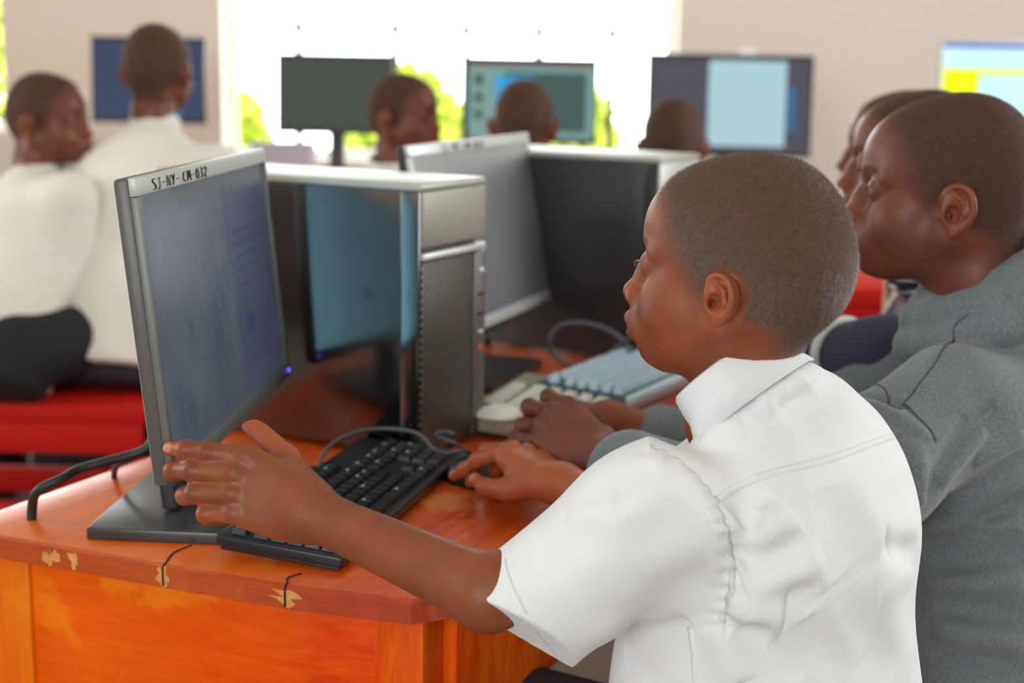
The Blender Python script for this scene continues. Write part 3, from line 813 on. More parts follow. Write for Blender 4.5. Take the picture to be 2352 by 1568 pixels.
# a twisted-nematic panel: bright seen squarely, dim seen from the side
lw_ = t.a('ShaderNodeLayerWeight'); lw_.inputs['Blend'].default_value = .5
fc = t.math('POWER', t.math('SUBTRACT', 1.0, lw_.outputs['Facing']), 3.5)
plug(t, b, 'Emission Color', t.mix(fc, (0.016, 0.018, 0.032), (0.62, 1.45, 1.80))); b.inputs['Emission Strength'].default_value = 1.0
HAZY = m
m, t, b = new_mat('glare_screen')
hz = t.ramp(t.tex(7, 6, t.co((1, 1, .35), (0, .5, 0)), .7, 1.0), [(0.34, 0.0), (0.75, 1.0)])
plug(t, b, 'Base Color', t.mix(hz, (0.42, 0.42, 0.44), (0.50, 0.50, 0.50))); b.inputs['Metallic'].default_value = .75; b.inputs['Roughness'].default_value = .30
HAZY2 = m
def tn_mat(name, dim, bright):
    m, t, b = new_mat(name); lw_ = t.a('ShaderNodeLayerWeight'); lw_.inputs['Blend'].default_value = .5
    fc = t.math('POWER', t.math('SUBTRACT', 1.0, lw_.outputs['Facing']), 3.5)
    b.inputs['Base Color'].default_value = (.03, .03, .05, 1); b.inputs['Roughness'].default_value = .3
    plug(t, b, 'Emission Color', t.mix(fc, dim, bright)); b.inputs['Emission Strength'].default_value = 1.0
    return m
PANEM = tn_mat('lavender_document_area', (.026, .027, .050), (.70, 1.50, 1.80))
LINEM = tn_mat('text_line', (.015, .015, .036), (.45, 1.05, 1.35))
BLKM = tn_mat('navy_block', (.010, .010, .055), (.15, .40, .80))
# near monitor: right rim near the camera, screen towards the seats
A = at(388, 1105, 1.385); B = at(656, 872, 1.885)
ax = B - A; ax[2] = 0; Wn = np.linalg.norm(ax); ya = math.atan2(ax[1], ax[0])
mc = (A + B) / 2; yl = np.array([-math.sin(ya), math.cos(ya), 0]); mc = mc + yl * .15 * math.sin(math.radians(6))
def near_content():
    c = [('document_area', .10, .44, -.40, .36, PANEM)]
    c += [('text_line', .14, .14 + w, z, z + .012, LINEM) for w, z in ((.26, .20), (.22, .15), (.27, .10), (.20, .05), (.24, -.02), (.18, -.07))]
    c += [('icon', .17, .25, -.20, -.13, BLKM)]
    return c
mon1, fo1 = monitor('black and silver monitor in the foreground, held by the boy in the white shirt', mc, ya, math.radians(-6), Wn, .300, .026, .100, screen=HAZY, basew=(.27, .21), base_off=(.0, -.02), group='monitors on the long table', content=near_content(), shaded_rim=True)
# handwriting on the upper rim
def writing(strokes, parent, x0, z0, s, y=-.0078, r=.00075, wx=1.55):
    """pen strokes given as letters on a 1 x 1 cell"""
    G = {'S': [(.8, .95, .3, 1, .15, .75, .7, .45, .75, .1, .2, 0)], 'J': [(.2, 1, .9, 1), (.6, 1, .6, .1, .2, 0)], 'N': [(.1, 0, .15, 1, .75, 0, .8, 1)], 'Y': [(.1, 1, .45, .5), (.8, 1, .3, 0)],
         'C': [(.8, .95, .3, .9, .1, .5, .3, .05, .8, .1)], 'M': [(.05, 0, .15, 1, .45, .3, .75, 1, .9, 0)], '0': [(.5, 1, .15, .7, .2, .1, .6, 0, .8, .4, .5, 1)], '2': [(.15, .8, .5, 1, .75, .75, .15, 0, .8, .05)], '-': [(.15, .5, .75, .5)], '3': [(.2, .9, .5, 1, .8, .8, .45, .55, .8, .25, .5, 0, .15, .1)], 'Q': [(.5, 1, .15, .7, .2, .1, .6, 0, .8, .4, .5, 1), (.5, .3, .9, 0)]}
    x = x0
    for ch in strokes:
        if ch != ' ':
            for st in G[ch]:
                pts = [(x + st[i] * s * .8 * wx, y, z0 + st[i + 1] * s) for i in range(0, len(st), 2)]
                tube('marker_letter', pts, r, INK, parent, 5, 4, r * .5)
        x += s * wx * (.95 if ch != ' ' else .5)
writing('SJ-NY- CM-032', fo1, -Wn / 2 + .045, .300 / 2 - .0155, .0105)

def tower(label, c, yaw, H=.362, W=.172, L=.43, z=.75, group=None, side=GLOSSB, top=SILVER, front=FRONTM):
    """local: front face at -Y, left side panel at -X; origin under the front left corner"""
    r = thing('computer_tower', label, 'computer', (c[0], c[1], z), yaw, group)
    MB().box((W / 2, L / 2, H / 2 + .004), (W - .004, L - .03, H - .016), .002).build('chassis', BLACKP, r)
    MB().box((.0015, L / 2 + .012, H / 2), (.003, L - .030, H - .02), .0008).build('side_panel', side, r)
    MB().box((.0015, .0135, H / 2), (.0034, .026, H - .02), .0008).build('front_edge', side, r)
    MB().box((W / 2, L / 2, H - .005), (W, L, .010), .004, seg=3).build('top_cover', top, r)
    MB().box((W / 2, .007, H - .046), (W - .006, .018, .072), .004, seg=3).box((W / 2, -.0015, H - .068), (W - .01, .003, .0015)).build('drive_cover', front, r)
    MB().box((W / 2, .004, H - .093), (W - .010, .018, .010), .003).build('front_trim', SILVB, r)
    gm = GRILLE
    MB().box((W * .40, .006, (H - .10) / 2 + .004), (W * .80 - .006, .016, H - .108), .002).build('grille', gm, r)
    pm = MB().box((W * .895, .005, (H - .10) * .5 + .004), (W * .19, .016, H - .108), .002).build('port_strip', GREYP, r)
    for k, (zz, sz, mm) in enumerate([(H - .125, .007, SILVB), (H - .158, .005, BLACKP), (H - .185, .005, BLACKP), (H - .210, .005, SILVB)]):
        MB().box((W * .90, -.004, zz), (.011, .004, sz), .001).build('port', mm, pm)
    MB().cyl((W * .90, -.005, H - .232), (W * .90, -.002, H - .232), .0045).build('audio_socket', ORANGE, pm)
    for sx in (.02, W - .02):
        for sy in (.04, L - .04): MB().box((sx, sy, .002), (.02, .03, .008), .001).build('foot', BLACKP, r)
    return r
m, t, b = new_mat('pierced_grille')
c_ = t.a('ShaderNodeTexCoord'); wv = t.a('ShaderNodeTexWave', wave_type='BANDS', bands_direction='DIAGONAL'); wv.inputs['Scale'].default_value = 62; t.l.new(c_.outputs['Object'], wv.inputs['Vector'])
mp = t.co((-1, 1, 1)); w2 = t.a('ShaderNodeTexWave', wave_type='BANDS', bands_direction='DIAGONAL'); w2.inputs['Scale'].default_value = 62; t.l.new(mp, w2.inputs['Vector'])
hol = t.ramp(t.math('MULTIPLY', wv.outputs['Fac'], w2.outputs['Fac']), [(0.18, 0.0), (0.42, 1.0)])
plug(t, b, 'Base Color', t.mix(hol, (0.018, 0.015, 0.012), (0.20, 0.165, 0.125))); b.inputs['Roughness'].default_value = .42
plug(t, b, 'Normal', t.bump(hol, .8, .002)); b.inputs['Metallic'].default_value = .3
GRILLE = m
tc = on(960, 1066, .75)
tow1 = tower('black and silver computer tower behind the near monitor, reflecting teal light', tc, PI / 2 - math.radians(27.6), group='computer towers on the long table')
tow2 = tower('dull black tower with a pale front, further along the long table behind the white keyboards', on(1515, 362, 1.112), PI / 2 - math.radians(31), group='computer towers on the long table', side=DULLB, front=SILVB, L=.40)
B2 = np.array([.081, 2.575, .845]); d2 = np.array([.349, .937, 0]); m2c = B2 - d2 * .290; m2c = m2c + np.array([-.937, .349, 0]) * .15 * math.sin(math.radians(11))
mon2, fo2 = monitor('silver rimmed monitor beyond the near tower, its screen whitened by window glare', m2c, math.atan2(d2[1], d2[0]), math.radians(-11), 0.51, .300, .026, .095, screen=HAZY2, bez=SILVB, shaded_rim=False, side=BLACKP, group='monitors on the long table')
writing('SJ-NY-CM-022', fo2, -.14, .300 / 2 - .0155, .010)

# ------------------------------------------------------------------ keyboards
U = .0190
def key_layout():
    K = []
    def row(y, x, ws, h=1.0, o=0):
        for w in ws:
            if w > 0: K.append((x, y + o, w, h))
            x += abs(w)
    row(0, 0, [1.25, 1.25, 1.25, 6.25, 1.25, 1.25, 1.25, 1.25]); row(1, 0, [2.25] + [1] * 10 + [2.75])
    row(2, 0, [1.75] + [1] * 11 + [2.25]); row(3, 0, [1.5] + [1] * 12 + [1.5]); row(4, 0, [1] * 13 + [2])
    row(5.35, 0, [1, -1] + [1] * 4 + [-.5] + [1] * 4 + [-.5] + [1] * 4)
    row(0, 15.25, [1] * 3); row(1, 16.25, [1]); row(3, 15.25, [1] * 3); row(4, 15.25, [1] * 3)
    row(0, 18.5, [2, 1]); row(1, 18.5, [1] * 3); row(2, 18.5, [1] * 3); row(3, 18.5, [1] * 3); row(4, 18.5, [1] * 4)
    K.append((21.5, 0, 1, 2.0)); K.append((21.5, 2, 1, 2.0))
    return K
def keyboard(label, c, yaw, L, D, case, keym, z=.75, kh=.0065, tilt=3.0, thick=.012, group=None, gap=.0022, legends=None, lift=.0, cm=None):
    """local: front left corner at the origin, X to the right of the typist, Y away"""
    r = thing('keyboard', label, 'keyboard', (c[0], c[1], z), yaw, group)
    T = Matrix.Translation((0, 0, lift + .003)) @ Matrix.Rotation(math.radians(tilt), 4, 'X')
    o = MB().box((L / 2, D / 2, thick / 2), (L, D, thick), .0035, seg=3).build('case', case, r); o.matrix_local = T
    o2 = MB().box((L / 2, D / 2, -.001), (L * .985, D * .93, .007), .002).build('underside', cm or case, r); o2.matrix_local = T
    K = key_layout(); u = (L - .014) / 22.5; v = (D - .020) / 6.45; cache = {}
    first = None
    for i, (x, y, w, h) in enumerate(K):
        kk = (round(w, 2), round(h, 2))
        if kk not in cache:
            b = bmesh.new(); bmesh.ops.create_cube(b, size=1.0)
            for q in b.verts:
                tp_ = q.co.z > 0; q.co.x *= (w * u - gap) - (.0035 if tp_ else 0); q.co.y *= (h * v - gap) - (.0030 if tp_ else 0); q.co.z = (q.co.z + .5) * kh
            bmesh.ops.bevel(b, geom=b.edges[:], offset=.0007, segments=2, affect='EDGES')
            me = bpy.data.meshes.new('key'); b.to_mesh(me); b.free(); me.materials.append(keym); cache[kk] = me
        k = bpy.data.objects.new('key', cache[kk]); COL.objects.link(k); k.parent = r
        k.matrix_local = T @ Matrix.Translation((.007 + (x + w / 2) * u, .009 + (y + h / 2) * v, thick))
        if legends:
            mm = legends(i, x, y)
            if mm:
                lg = MB().box((-w * u * .12, v * .12, kh + .0002), (.0042, .0034, .0004)).build('legend', mm, k)
    return r
def leg1(i, x, y):
    if y > 5 and x < 16: return KEYLEG if i % 2 == 0 or x < 1 else None
    if x > 15 and y > 2.9: return KEYLEGW if i % 2 else None
    return KEYLEGW if (i * 7) % 5 == 0 else (KEYLEG if i % 23 == 0 else None)
kc = on(785, 1314, .752)
kb1 = keyboard('black keyboard at the near end of the table, under the white-shirted boy\'s forearm', kc, math.radians(75), .418, .142, KEYCASE, KEYB, tilt=4.0, thick=.013, lift=.002, group='keyboards on the long table', legends=leg1)
for sx in (.04, .37):
    MB().box((sx, .127, .005), (.022, .012, .012), .001).build('fold_out_foot', KEYCASE, kb1)
kb2 = keyboard('old ivory keyboard on the table under the hands of the boy in the grey hoodie', on(1338, 1030, .752), math.radians(71), .30, .185, IVORY, IVKEY, tilt=2.5, thick=.022, group='keyboards on the long table', kh=.009, cm=BLACKP, gap=.0056)
kb3 = keyboard('pale blue-white keyboard, farthest of the keyboards on the long table', on(1437, 937, .772), math.radians(61), .43, .150, PALEC, PALEK, z=.772, tilt=2.0, thick=.012, kh=.012, gap=.0058, group='keyboards on the long table')
MB().box((.20, .075, -.010), (.38, .12, .020), .004).build('riser', PALEK, kb3)
MB().box((.215, -.004, .010), (.43, .014, .016), .005, seg=3).build('front_lip', PALEK, kb3)
# ------------------------------------------------------------------ mice and cables
def mouse(label, c, yaw, m, z=.75, L=.112, W=.060, H=.037, name='computer_mouse'):
    r = thing(name, label, 'mouse', (c[0], c[1], z), yaw, 'mice on the long table')
    def fn(P):
        d = ell(P, (0, 0, 0), (L / 2, W / 2, H)); d = smin(d, ell(P, (-.012, 0, .004), (L * .36, W * .45, H * .86)), .01)
        return smax(d, -P[:, 2] + .001, .003)
    V, Q = sdf_geo(fn, (-L * .6, -W * .65, -.005), (L * .6, W * .65, H * 1.3), .0016)
    mesh_obj('shell', V, Q, m, r)
    MB().box((L * .22, 0, H * .91), (.020, .006, .008), .002, seg=2).build('scroll_wheel', GREYP, r)
    return r
mp1 = on(1112, 1112, .75)
mo1 = mouse('black mouse gripped by the right hand of the boy in white', mp1, PI - math.radians(24), BLACKP)
mo2 = mouse('round ivory mouse lying on the near end of the ivory keyboard', at(1140, 947, on(1128, 948, .785)[1] * 1.0 and (on(1128, 948, .785) - CAM) @ FW), math.radians(150), IVKEY, z=.781, L=.072, W=.062, H=.014)
def cable(label, pts, r, m, name='cable', cat='cable'):
    o = tube(name, pts, r, m, None, 10, 10); return tag(o, label, cat)
def A_(x, y, d): return at(x, y, d)
c0 = kb1.matrix_world
cable('grey cord looping up from behind the black keyboard in front of the near tower', [on(742, 1100, .765), on(736, 1062, .775), at(760, 1022, 1.76), at(820, 992, 1.745), at(880, 984, 1.735), at(945, 991, 1.73), at(975, 1008, 1.725), at(995, 1030, 1.72), at(1020, 1040, 1.725), at(1070, 1036, 1.73), on(1110, 1062, .762)], .0026, CABLE, 'cable')
cable('short grey mouse cord curled beside the front of the near tower', [on(1085, 1046, .758), at(1050, 1020, 1.77), at(1020, 1008, 1.775), at(1003, 1000, 1.775), at(1010, 992, 1.77), at(1032, 992, 1.765), at(1044, 997, 1.76)], .0024, CABLE, 'cable')
cable('thick black cable running from behind the near monitor over the left edge of the table', [at(352, 1005, 1.62), at(335, 1030, 1.62), at(300, 1045, 1.62), at(235, 1062, 1.61), at(180, 1078, 1.60), at(140, 1100, 1.58), at(100, 1118, 1.575), at(80, 1136, 1.58), at(74, 1165, 1.59), at(72, 1220, 1.60)], .0055, CABLEB, 'cable')
cable('thinner black cable dropping behind the table beside the near monitor', [at(345, 1030, 1.63), at(300, 1052, 1.66), at(268, 1070, 1.70), at(262, 1095, 1.76), at(262, 1150, 1.80)], .0038, CABLEB, 'cable')
cable('thick grey cord standing in a loop in front of the farther tower', [on(1470, 842, .765), at(1440, 800, 2.36), at(1425, 778, 2.36), at(1385, 752, 2.36), at(1330, 741, 2.36), at(1285, 748, 2.36), at(1263, 775, 2.36), at(1268, 808, 2.37), at(1295, 832, 2.38), at(1330, 842, 2.39), at(1380, 825, 2.37), at(1420, 795, 2.34), at(1450, 775, 2.32), at(1500, 765, 2.3)], .0042, CABLE, 'cable')
# ------------------------------------------------------------------ the far desk row under the window
def screen_mat(name, col, es, em=None, rough=.5):
    return mat(name, tuple(x * .3 for x in col), rough, emit=em or col, es=es, spec=.15)
SC_DARK = screen_mat('dark_green_grey_screen', (.050, .062, .050), 1.0)
SC_TEAL = screen_mat('teal_screen', (.16, .27, .26), 1.0)
SC_TEALD = screen_mat('dark_teal_window', (.045, .085, .085), 1.0)
SC_BLUE = screen_mat('bright_blue_window', (.015, .30, .62), 1.0)
SC_PURP = screen_mat('dim_purple_screen', (.065, .062, .080), 1.0)
SC_PAGE = screen_mat('pale_blue_page', (.33, .49, .54), 1.0)
SC_PAGE2 = screen_mat('faint_table_rows', (.26, .42, .48), 1.0)
SC_NAVY = screen_mat('navy_screen', (.035, .05, .10), 1.0)
SC_BLU2 = screen_mat('steel_blue_glow', (.035, .12, .25), 1.0)
SC_YEL = screen_mat('yellow_green_screen', (.72, .86, .0), 1.0)
SC_CYAN = screen_mat('pale_cyan_bar', (.50, .78, .82), 1.0)
SC_DBL = screen_mat('deep_blue_bar', (.01, .05, .50), 1.0)
SC_BRN = screen_mat('brown_title_bar', (.14, .075, .075), 1.0)
GR = 'monitors on the far desks'
def bmon(label, xl, xr, yt, yb, y, screen, content=None, base=True, ang=0.0, bez=BLACKP):
    a = at(xl, yt, 1); 
    def pt(px_, py_): w = at(px_, py_, 1) - CAM; return CAM + w * (y / w[1])
    tl_, tr_, bl = pt(xl, yt), pt(xr, yt), pt(xl, yb)
    W = tr_[0] - tl_[0]; H = tl_[2] - bl[2]; c = ((tl_[0] + tr_[0]) / 2, y)
    return monitor(label, c, ang, math.radians(-4), W, H, .03, bl[2] - .72 - .0, screen=screen, bez=bez, side=BLACKP, group=GR, led=False, lipw=.016, basew=(.22, .20), z0=.72, content=content)
bmon('monitor with a dim navy screen, partly behind the head seen from the back', 208, 470, 82, 280, 5.1, SC_NAVY, [('glow_area', -.12, .3, -.42, .1, SC_BLU2)])
bmon('monitor with a nearly black greenish screen, in front of the left part of the window', 636, 903, 121, 305, 5.1, SC_DARK, None, bez=BLACKP)
bmon('monitor with a teal desktop and a bright blue box on its screen', 1067, 1374, 130, 326, 5.1, SC_TEAL,
     [('title_bar', -.49, .49, .40, .47, SC_BRN), ('dark_window', -.20, .42, -.36, .33, SC_TEALD), ('blue_window', -.26, .02, -.10, .28, SC_BLUE), ('icon', -.42, -.36, .18, .30, SC_DARK), ('icon', -.42, -.36, -.02, .08, SC_DARK), ('icon', -.42, -.36, -.22, -.12, SC_DARK), ('side_bar', -.485, -.465, -.45, .40, SC_TEALD)])
bmon('wide monitor showing a pale document page on a dark desktop, right of the window', 1490, 1872, 121, 355, 5.05, SC_PURP,
     [('document_page', -.13, .34, -.40, .44, SC_PAGE), ('side_window', .35, .40, -.25, .20, SC_BLU2)])
paper = MB().box((0, 0, 0), (.055, .004, .03), .001).build('paper_tag', WALLW); paper.location = tuple(at(1718, 122, 5.05)); tag(paper, 'small white paper tag on top of the wide monitor right of the window', 'paper')
bmon('monitor with a bright yellow-green screen at the right end of the far desks', 2165, 2560, 88, 340, 4.8, SC_YEL,
     [('blue_bar', -.49, .49, .42, .48, SC_DBL), ('tool_bar', -.49, .49, .23, .42, SC_CYAN), ('page', -.27, .45, -.30, .18, SC_CYAN)], bez=SILVB)
# far desks
def desk(label, x0, x1, y0, y1, z, m, group=None, name='desk', th=.03, leg=.05, apron=.09):
    r = thing(name, label, 'desk' if name == 'desk' else 'bench', ((x0 + x1) / 2, (y0 + y1) / 2, 0), 0, group)
    w, d = x1 - x0, y1 - y0
    MB().box((0, 0, z - th / 2), (w, d, th), .004).build('top' if name == 'desk' else 'seat', m, r)
    for sx in (-1, 1):
        for sy in (-1, 1): MB().box((sx * (w / 2 - leg / 2 - .01), sy * (d / 2 - leg / 2 - .01), (z - th) / 2), (leg, leg, z - th), .003).build('leg', m, r)
    for sy in (-1, 1): MB().box((0, sy * (d / 2 - .02), z - th - apron / 2), (w - 2 * leg - .02, .02, apron), .002).build('apron', m, r)
    return r
desk('orange desk along the back wall, left one, carrying the navy screen', -3.3, -1.02, 4.75, 5.45, .72, ORANGE, 'far desks')
desk('orange desk along the back wall, middle one, in front of the window', -1.0, .98, 4.75, 5.45, .72, ORANGE, 'far desks')
desk('orange desk along the back wall, right one, carrying the yellow-green screen', 1.0, 3.2, 4.45, 5.4, .72, ORANGE, 'far desks')
# grey box between the near monitor and the dark far screen
bp = at(652, 352, 4.9)
gb = thing('cardboard_box', 'pale lilac-grey box on the middle far desk left of the darkest screen', 'box', (bp[0], bp[1], .72))
GBM = mat('pale_lilac_card', (.50, .44, .50), .8)
MB().box((0, 0, (bp[2] + .03 - .72) / 2), (.20, .16, bp[2] + .03 - .72), .004).build('box_body', GBM, gb)
MB().box((0, 0, (bp[2] + .03 - .72) + .003), (.204, .164, .006), .002).build('lid', GBM, gb)
# benches
def bench(label, x0, x1, yn, yf, z, zr, group='red benches'):
    r = thing('bench', label, 'bench', ((x0 + x1) / 2, (yn + yf) / 2, 0), 0, group)
    w, d = x1 - x0, yf - yn
    MB().box((0, 0, z - .02), (w, d, .04), .004).build('seat', RED, r)
    for sy in (-1, 1): MB().box((0, sy * (d / 2 - .015), z - .075), (w - .02, .025, .07), .003).build('apron', RED, r)
    for sx in (-1, 1):
        for sy in (-1, 1): MB().box((sx * (w / 2 - .05), sy * (d / 2 - .03), (z - .04) / 2), (.06, .05, z - .04), .003).build('leg', RED, r)
    for sy in (-1, 1): MB().box((0, sy * (d / 2 - .03), zr), (w - .12, .03, .06), .003).build('stretcher', RED, r)
    return r
bench('red wooden bench on the left, under the two pupils in white seen from the back', -2.6, -.80, 3.02, 3.36, .512, .25)
bench('red wooden bench further right, under the pupils beyond the towers', -.62, .74, 3.42, 3.74, .50, .22)
st = thing('low_stool', 'orange wooden footboard on the floor below the red bench on the left', 'footboard', (-1.0, 2.75, 0))
MB().box((0, 0, .135), (1.1, .16, .03), .003).build('board', ORANGE, st)
for sx in (-.48, .48): MB().box((sx, 0, .06), (.05, .14, .12), .003).build('support', RED, st)
dk = desk('red desk behind the boy in the grey hoodie, seen below his chin', 0.52, 1.25, 3.05, 3.34, .80, RED, None, th=.04, apron=.04)

for bx_, lb in ((-1.66, 'added black bag filling the dark area behind the red bench, nearer the left edge'), (-1.12, 'added black bag filling the dark area behind the red bench, nearer the near monitor')):  # bags added to fill the dark gap below the bench seat
    r = thing('added_dark_bag', lb, 'bag', (bx_, 3.98, 0), 0, 'added bags behind the red bench')
    MB().box((0, 0, .215), (.50, .20, .43), .07, seg=5).build('filler_body', FILLERM, r)
    MB().box((0, -.11, .15), (.34, .05, .22), .022, seg=4).build('front_pocket', FILLERM, r)
    tube('carry_handle', [(-.07, 0, .42), (-.05, 0, .46), (0, 0, .47), (.05, 0, .46), (.07, 0, .42)], .009, FILLERM, r, 8, 5)
# ------------------------------------------------------------------ shared helpers for dressed figures
def trace(fn, px_, py_, d0=.7, d1=3.2):
    w = at(px_, py_, 1) - CAM; L = np.linalg.norm(w); w = w / L; t = d0
    for _ in range(160):
        p = CAM + w * t; d = float(fn(p[None].astype(np.float32))[0])
        if d < .0004 or t > d1: break
        t += max(d * .7, .0004)
    return CAM + w * t
def loft(P, o, M, st, ek=.03):
    """stacked elliptical sections; st rows = (height, x centre, y centre, half depth, half width), heights rising, in the frame M at o"""
    q = (P - np.asarray(o, np.float32)) @ np.asarray(M, np.float32)
    S = np.array(st, float); z = q[:, 2]
    def ip(k):
        # smooth interpolation
        return np.interp(z, S[:, 0], S[:, k]).astype(np.float32)
    cx, cy, a, b = ip(1), ip(2), ip(3), ip(4)
    r = np.sqrt(((q[:, 0] - cx) / a) ** 2 + ((q[:, 1] - cy) / b) ** 2)
    d = (r - 1) * np.minimum(a, b) * .95
    e = np.maximum(S[0, 0] - z, z - S[-1, 0])
    return smax(d, e, ek)
def dens(st, n=6):
    """refine a section table with a spline so the loft is smooth"""
    return spline(np.array(st, float), n)
def settle(root):
    l = root.location.copy()
    for ch in root.children: ch.location = ch.location - l
def ribbon(fn, pix, w, th, m, name, parent, n=10, off=.0004, pts=None):
    """flat strip (a seam) lying on the cloth along pixels of the photograph traced onto it"""
    P = np.array([trace(fn, *q) for q in pix]) if pts is None else np.array(pts)
    C = spline(P, n); C, N = project(fn, C, 14, off=off)
    T = np.gradient(C, axis=0); T /= np.linalg.norm(T, axis=1)[:, None]; B = np.cross(T, N); B /= np.linalg.norm(B, axis=1)[:, None]
    rows = []
    for s, h in ((-1, -.002), (-.8, th), (0, th * 1.15), (.8, th), (1, -.002)): rows.append(C + B * s * w / 2 + N * h)
    V = np.stack(rows, 1).reshape(-1, 3); F = []
    for i in range(len(C) - 1):
        for k in range(4): F.append((i * 5 + k, i * 5 + k + 1, (i + 1) * 5 + k + 1, (i + 1) * 5 + k))
        F.append((i * 5 + 4, i * 5, (i + 1) * 5, (i + 1) * 5 + 4))
    F.append((0, 1, 2, 3, 4)); e = (len(C) - 1) * 5; F.append((e + 4, e + 3, e + 2, e + 1, e))
    return mesh_obj(name, V, F, m, parent)
def add_folds(base, fl, k=1.0):
    """fl = (px1, py1, px2, py2, width, height): creases lying on the cloth, followed over its curve"""
    W = []
    for a, b, c, d, w, h in fl:
        pts = np.array([trace(base, a + (c - a) * t, b + (d - b) * t) for t in np.linspace(0, 1, 6)])
        ok = np.linalg.norm(pts - np.median(pts, 0), axis=1) < .13
        pts = pts[ok]
        if len(pts) > 1: W.append((pts.astype(np.float32), w, h * k))
    def fn(P):
        d = base(P)
        near = np.abs(d) < .03
        if near.any():
            Q = P[near]; s = 0
            for pts, w, h in W:
                n = len(pts) - 1; best = np.full(len(Q), 1e9, np.float32); tt = np.zeros(len(Q), np.float32)
                for i in range(n):
                    e = pts[i + 1] - pts[i]; q = Q - pts[i]; t = np.clip((q @ e) / float(e @ e + 1e-9), 0, 1)
                    r2 = ((q - t[:, None] * e) ** 2).sum(1); m = r2 < best
                    best[m] = r2[m]; tt[m] = (i + t[m]) / n
                s = s + h * np.exp(-best / (w * w)) * np.sqrt(np.clip(1 - (2 * tt - 1) ** 2, 0, 1))
            d = d.copy(); d[near] -= s
        return d
    return fn

# ------------------------------------------------------------------ the boy in the white shirt
B1 = thing('person', 'boy in a white short-sleeved shirt in front, holding the near monitor and a black mouse', 'person', (.25, 1.30, 0))
F1 = frame(math.radians(153), math.radians(2), math.radians(0))
ear1 = at(1640, 690, 1.225)
P1 = Pose(ear1 - .99 * (F1 @ np.array([.002, .076, .002])), F1, .99)
T1 = frame(math.radians(150))                                  # torso: forward, left, up
tc1 = np.array([.235, 1.30, 0.0])
def t1(f, l, z): return tc1 + T1[:, 0] * f + T1[:, 1] * l + np.array([0, 0, z])
LS = t1(.035, .150, .880); RS = t1(.02, -.150, .885)
CM = frame(math.radians(150), math.radians(-43))
cc = at(1712, 903, 1.30)
nb = P1.to(np.array([cc - [.014, -.008, .030]], np.float32))[0]
neck1 = ([(-.018, 0, -.012), tuple(nb * .5 + np.array([-.018, 0, -.012]) * .5 + np.array([-.004, 0, 0])), tuple(nb)], [.045, .0420, .040])
def head1(P): return head_sdf(P1.to(P), neck1, es=.82, nk=.022) * .99
V, Q = sdf_geo(head1, P1.o - .16, P1.o + np.array([.16, .16, .165]), .0014)
# left hand on the rim of the near monitor
lw = at(715, 1176, 1.335)                                      # wrist
lk = at(545, 1106, 1.352)
HL = Hand(lw, lk - lw, at(585, 1108, 1.2) - lk, left=True, sc=.95,
          R=1.15, flex=[(-4, 10, 14), (4, 24, 26), (8, 42, 34), (12, 66, 45)], splay=(-14, -16, -19, -20), thumb=[(.018, .022, -.010), (.058, .043, -.030), (.106, .060, -.044), (.146, .060, -.048)])
elb = at(1120, 1362, 1.250)
LSa = LS - np.array([0, -.015, .022])
armr = [.0250, .0245, .0275, .0300, .0335]
def larm(P):
    pts = [lw, lw + (elb - lw) * .22, lw + (elb - lw) * .52, lw + (elb - lw) * .80, elb]
    d = limb(P, pts, armr, ax=HL.p.M[:, 2], sq=.90)
    d = smin(d, chain(P, [elb, (elb + LSa) / 2, LSa], [.0310, .033, .038], .01), .012)
    return smin(d, nearby(P, HL.p.w((.08, 0, 0)), .15, HL.sdf), .016)
lo = np.minimum(np.minimum(lw, elb), LS) - .06; lo[0] = -.40; hi = np.maximum(np.maximum(lw, elb), LS) + .07; hi[2] = max(hi[2], lw[2] + .1)
V2, Q2 = sdf_geo(larm, lo, hi, .0014)
# right hand on the mouse
rw = at(1292, 1112, 1.60); rk = at(1178, 1034, 1.665)
HR = Hand(rw, rk - rw, np.array([.25, -.10, 1.0]), sc=.99,
          flex=[(36, 14, -4), (26, 40, 20), (26, 44, 30), (30, 46, 30)], splay=(6, 2, -4, -10), thumb=[(.016, .024, -.006), (.044, .040, -.026), (.074, .046, -.036), (.102, .038, -.040)])
relb = at(1520, 1215, 1.46)
def rarm(P):
    pts = [rw, rw + (relb - rw) * .25, rw + (relb - rw) * .6, relb]
    d = limb(P, pts, [.0235, .0235, .0285, .034])
    d = smin(d, chain(P, [relb, (relb + RS) / 2, RS], [.035, .040, .044], .01), .02)
    return smin(d, nearby(P, HR.p.w((.08, 0, 0)), .15, HR.sdf), .016)
lo = np.minimum(np.minimum(rw, relb), RS) - .07; lo[0] = -.12; hi = np.maximum(np.maximum(rw, relb), RS) + .07; hi[1] = 1.85; lo[2] = .74
V3, Q3 = sdf_geo(rarm, lo, hi, .0015)
# trunk and legs under the clothes
HIP = t1(-.02, 0, .50)
def trunk1(P):
    d = loft(P, tc1, T1, dens([(.46, -.02, 0, .09, .13), (.60, -.02, 0, .085, .12), (.75, -.015, 0, .09, .13), (.86, -.02, 0, .075, .120), (.90, -.02, 0, .05, .07)], 4))
    for s in (1, -1):
        hp = t1(-.02, .075 * s, .50); kn = t1(.34, .10 * s, .50); an = t1(.33, .10 * s, .09); ft = t1(.45, .11 * s, .035)
        d = smin(d, chain(P, [hp, kn, an], [.075, .050, .035], .02), .03); d = smin(d, chain(P, [an, ft], [.036, .030], .01), .02)
    return d
V4, Q4 = sdf_geo(trunk1, t1(0, 0, 0) - [.62, .35, .0], t1(0, 0, 1.0) + [.3, .65, 0], .006)
Vb, Qb = join_geo([(V, Q), (V2, Q2), (V3, Q3), (V4, Q4)])
body1 = mesh_obj('body', Vb, Qb, SKIN1, B1)
hm = skin_attrs(body1, Vb, P1, (HL, HR))
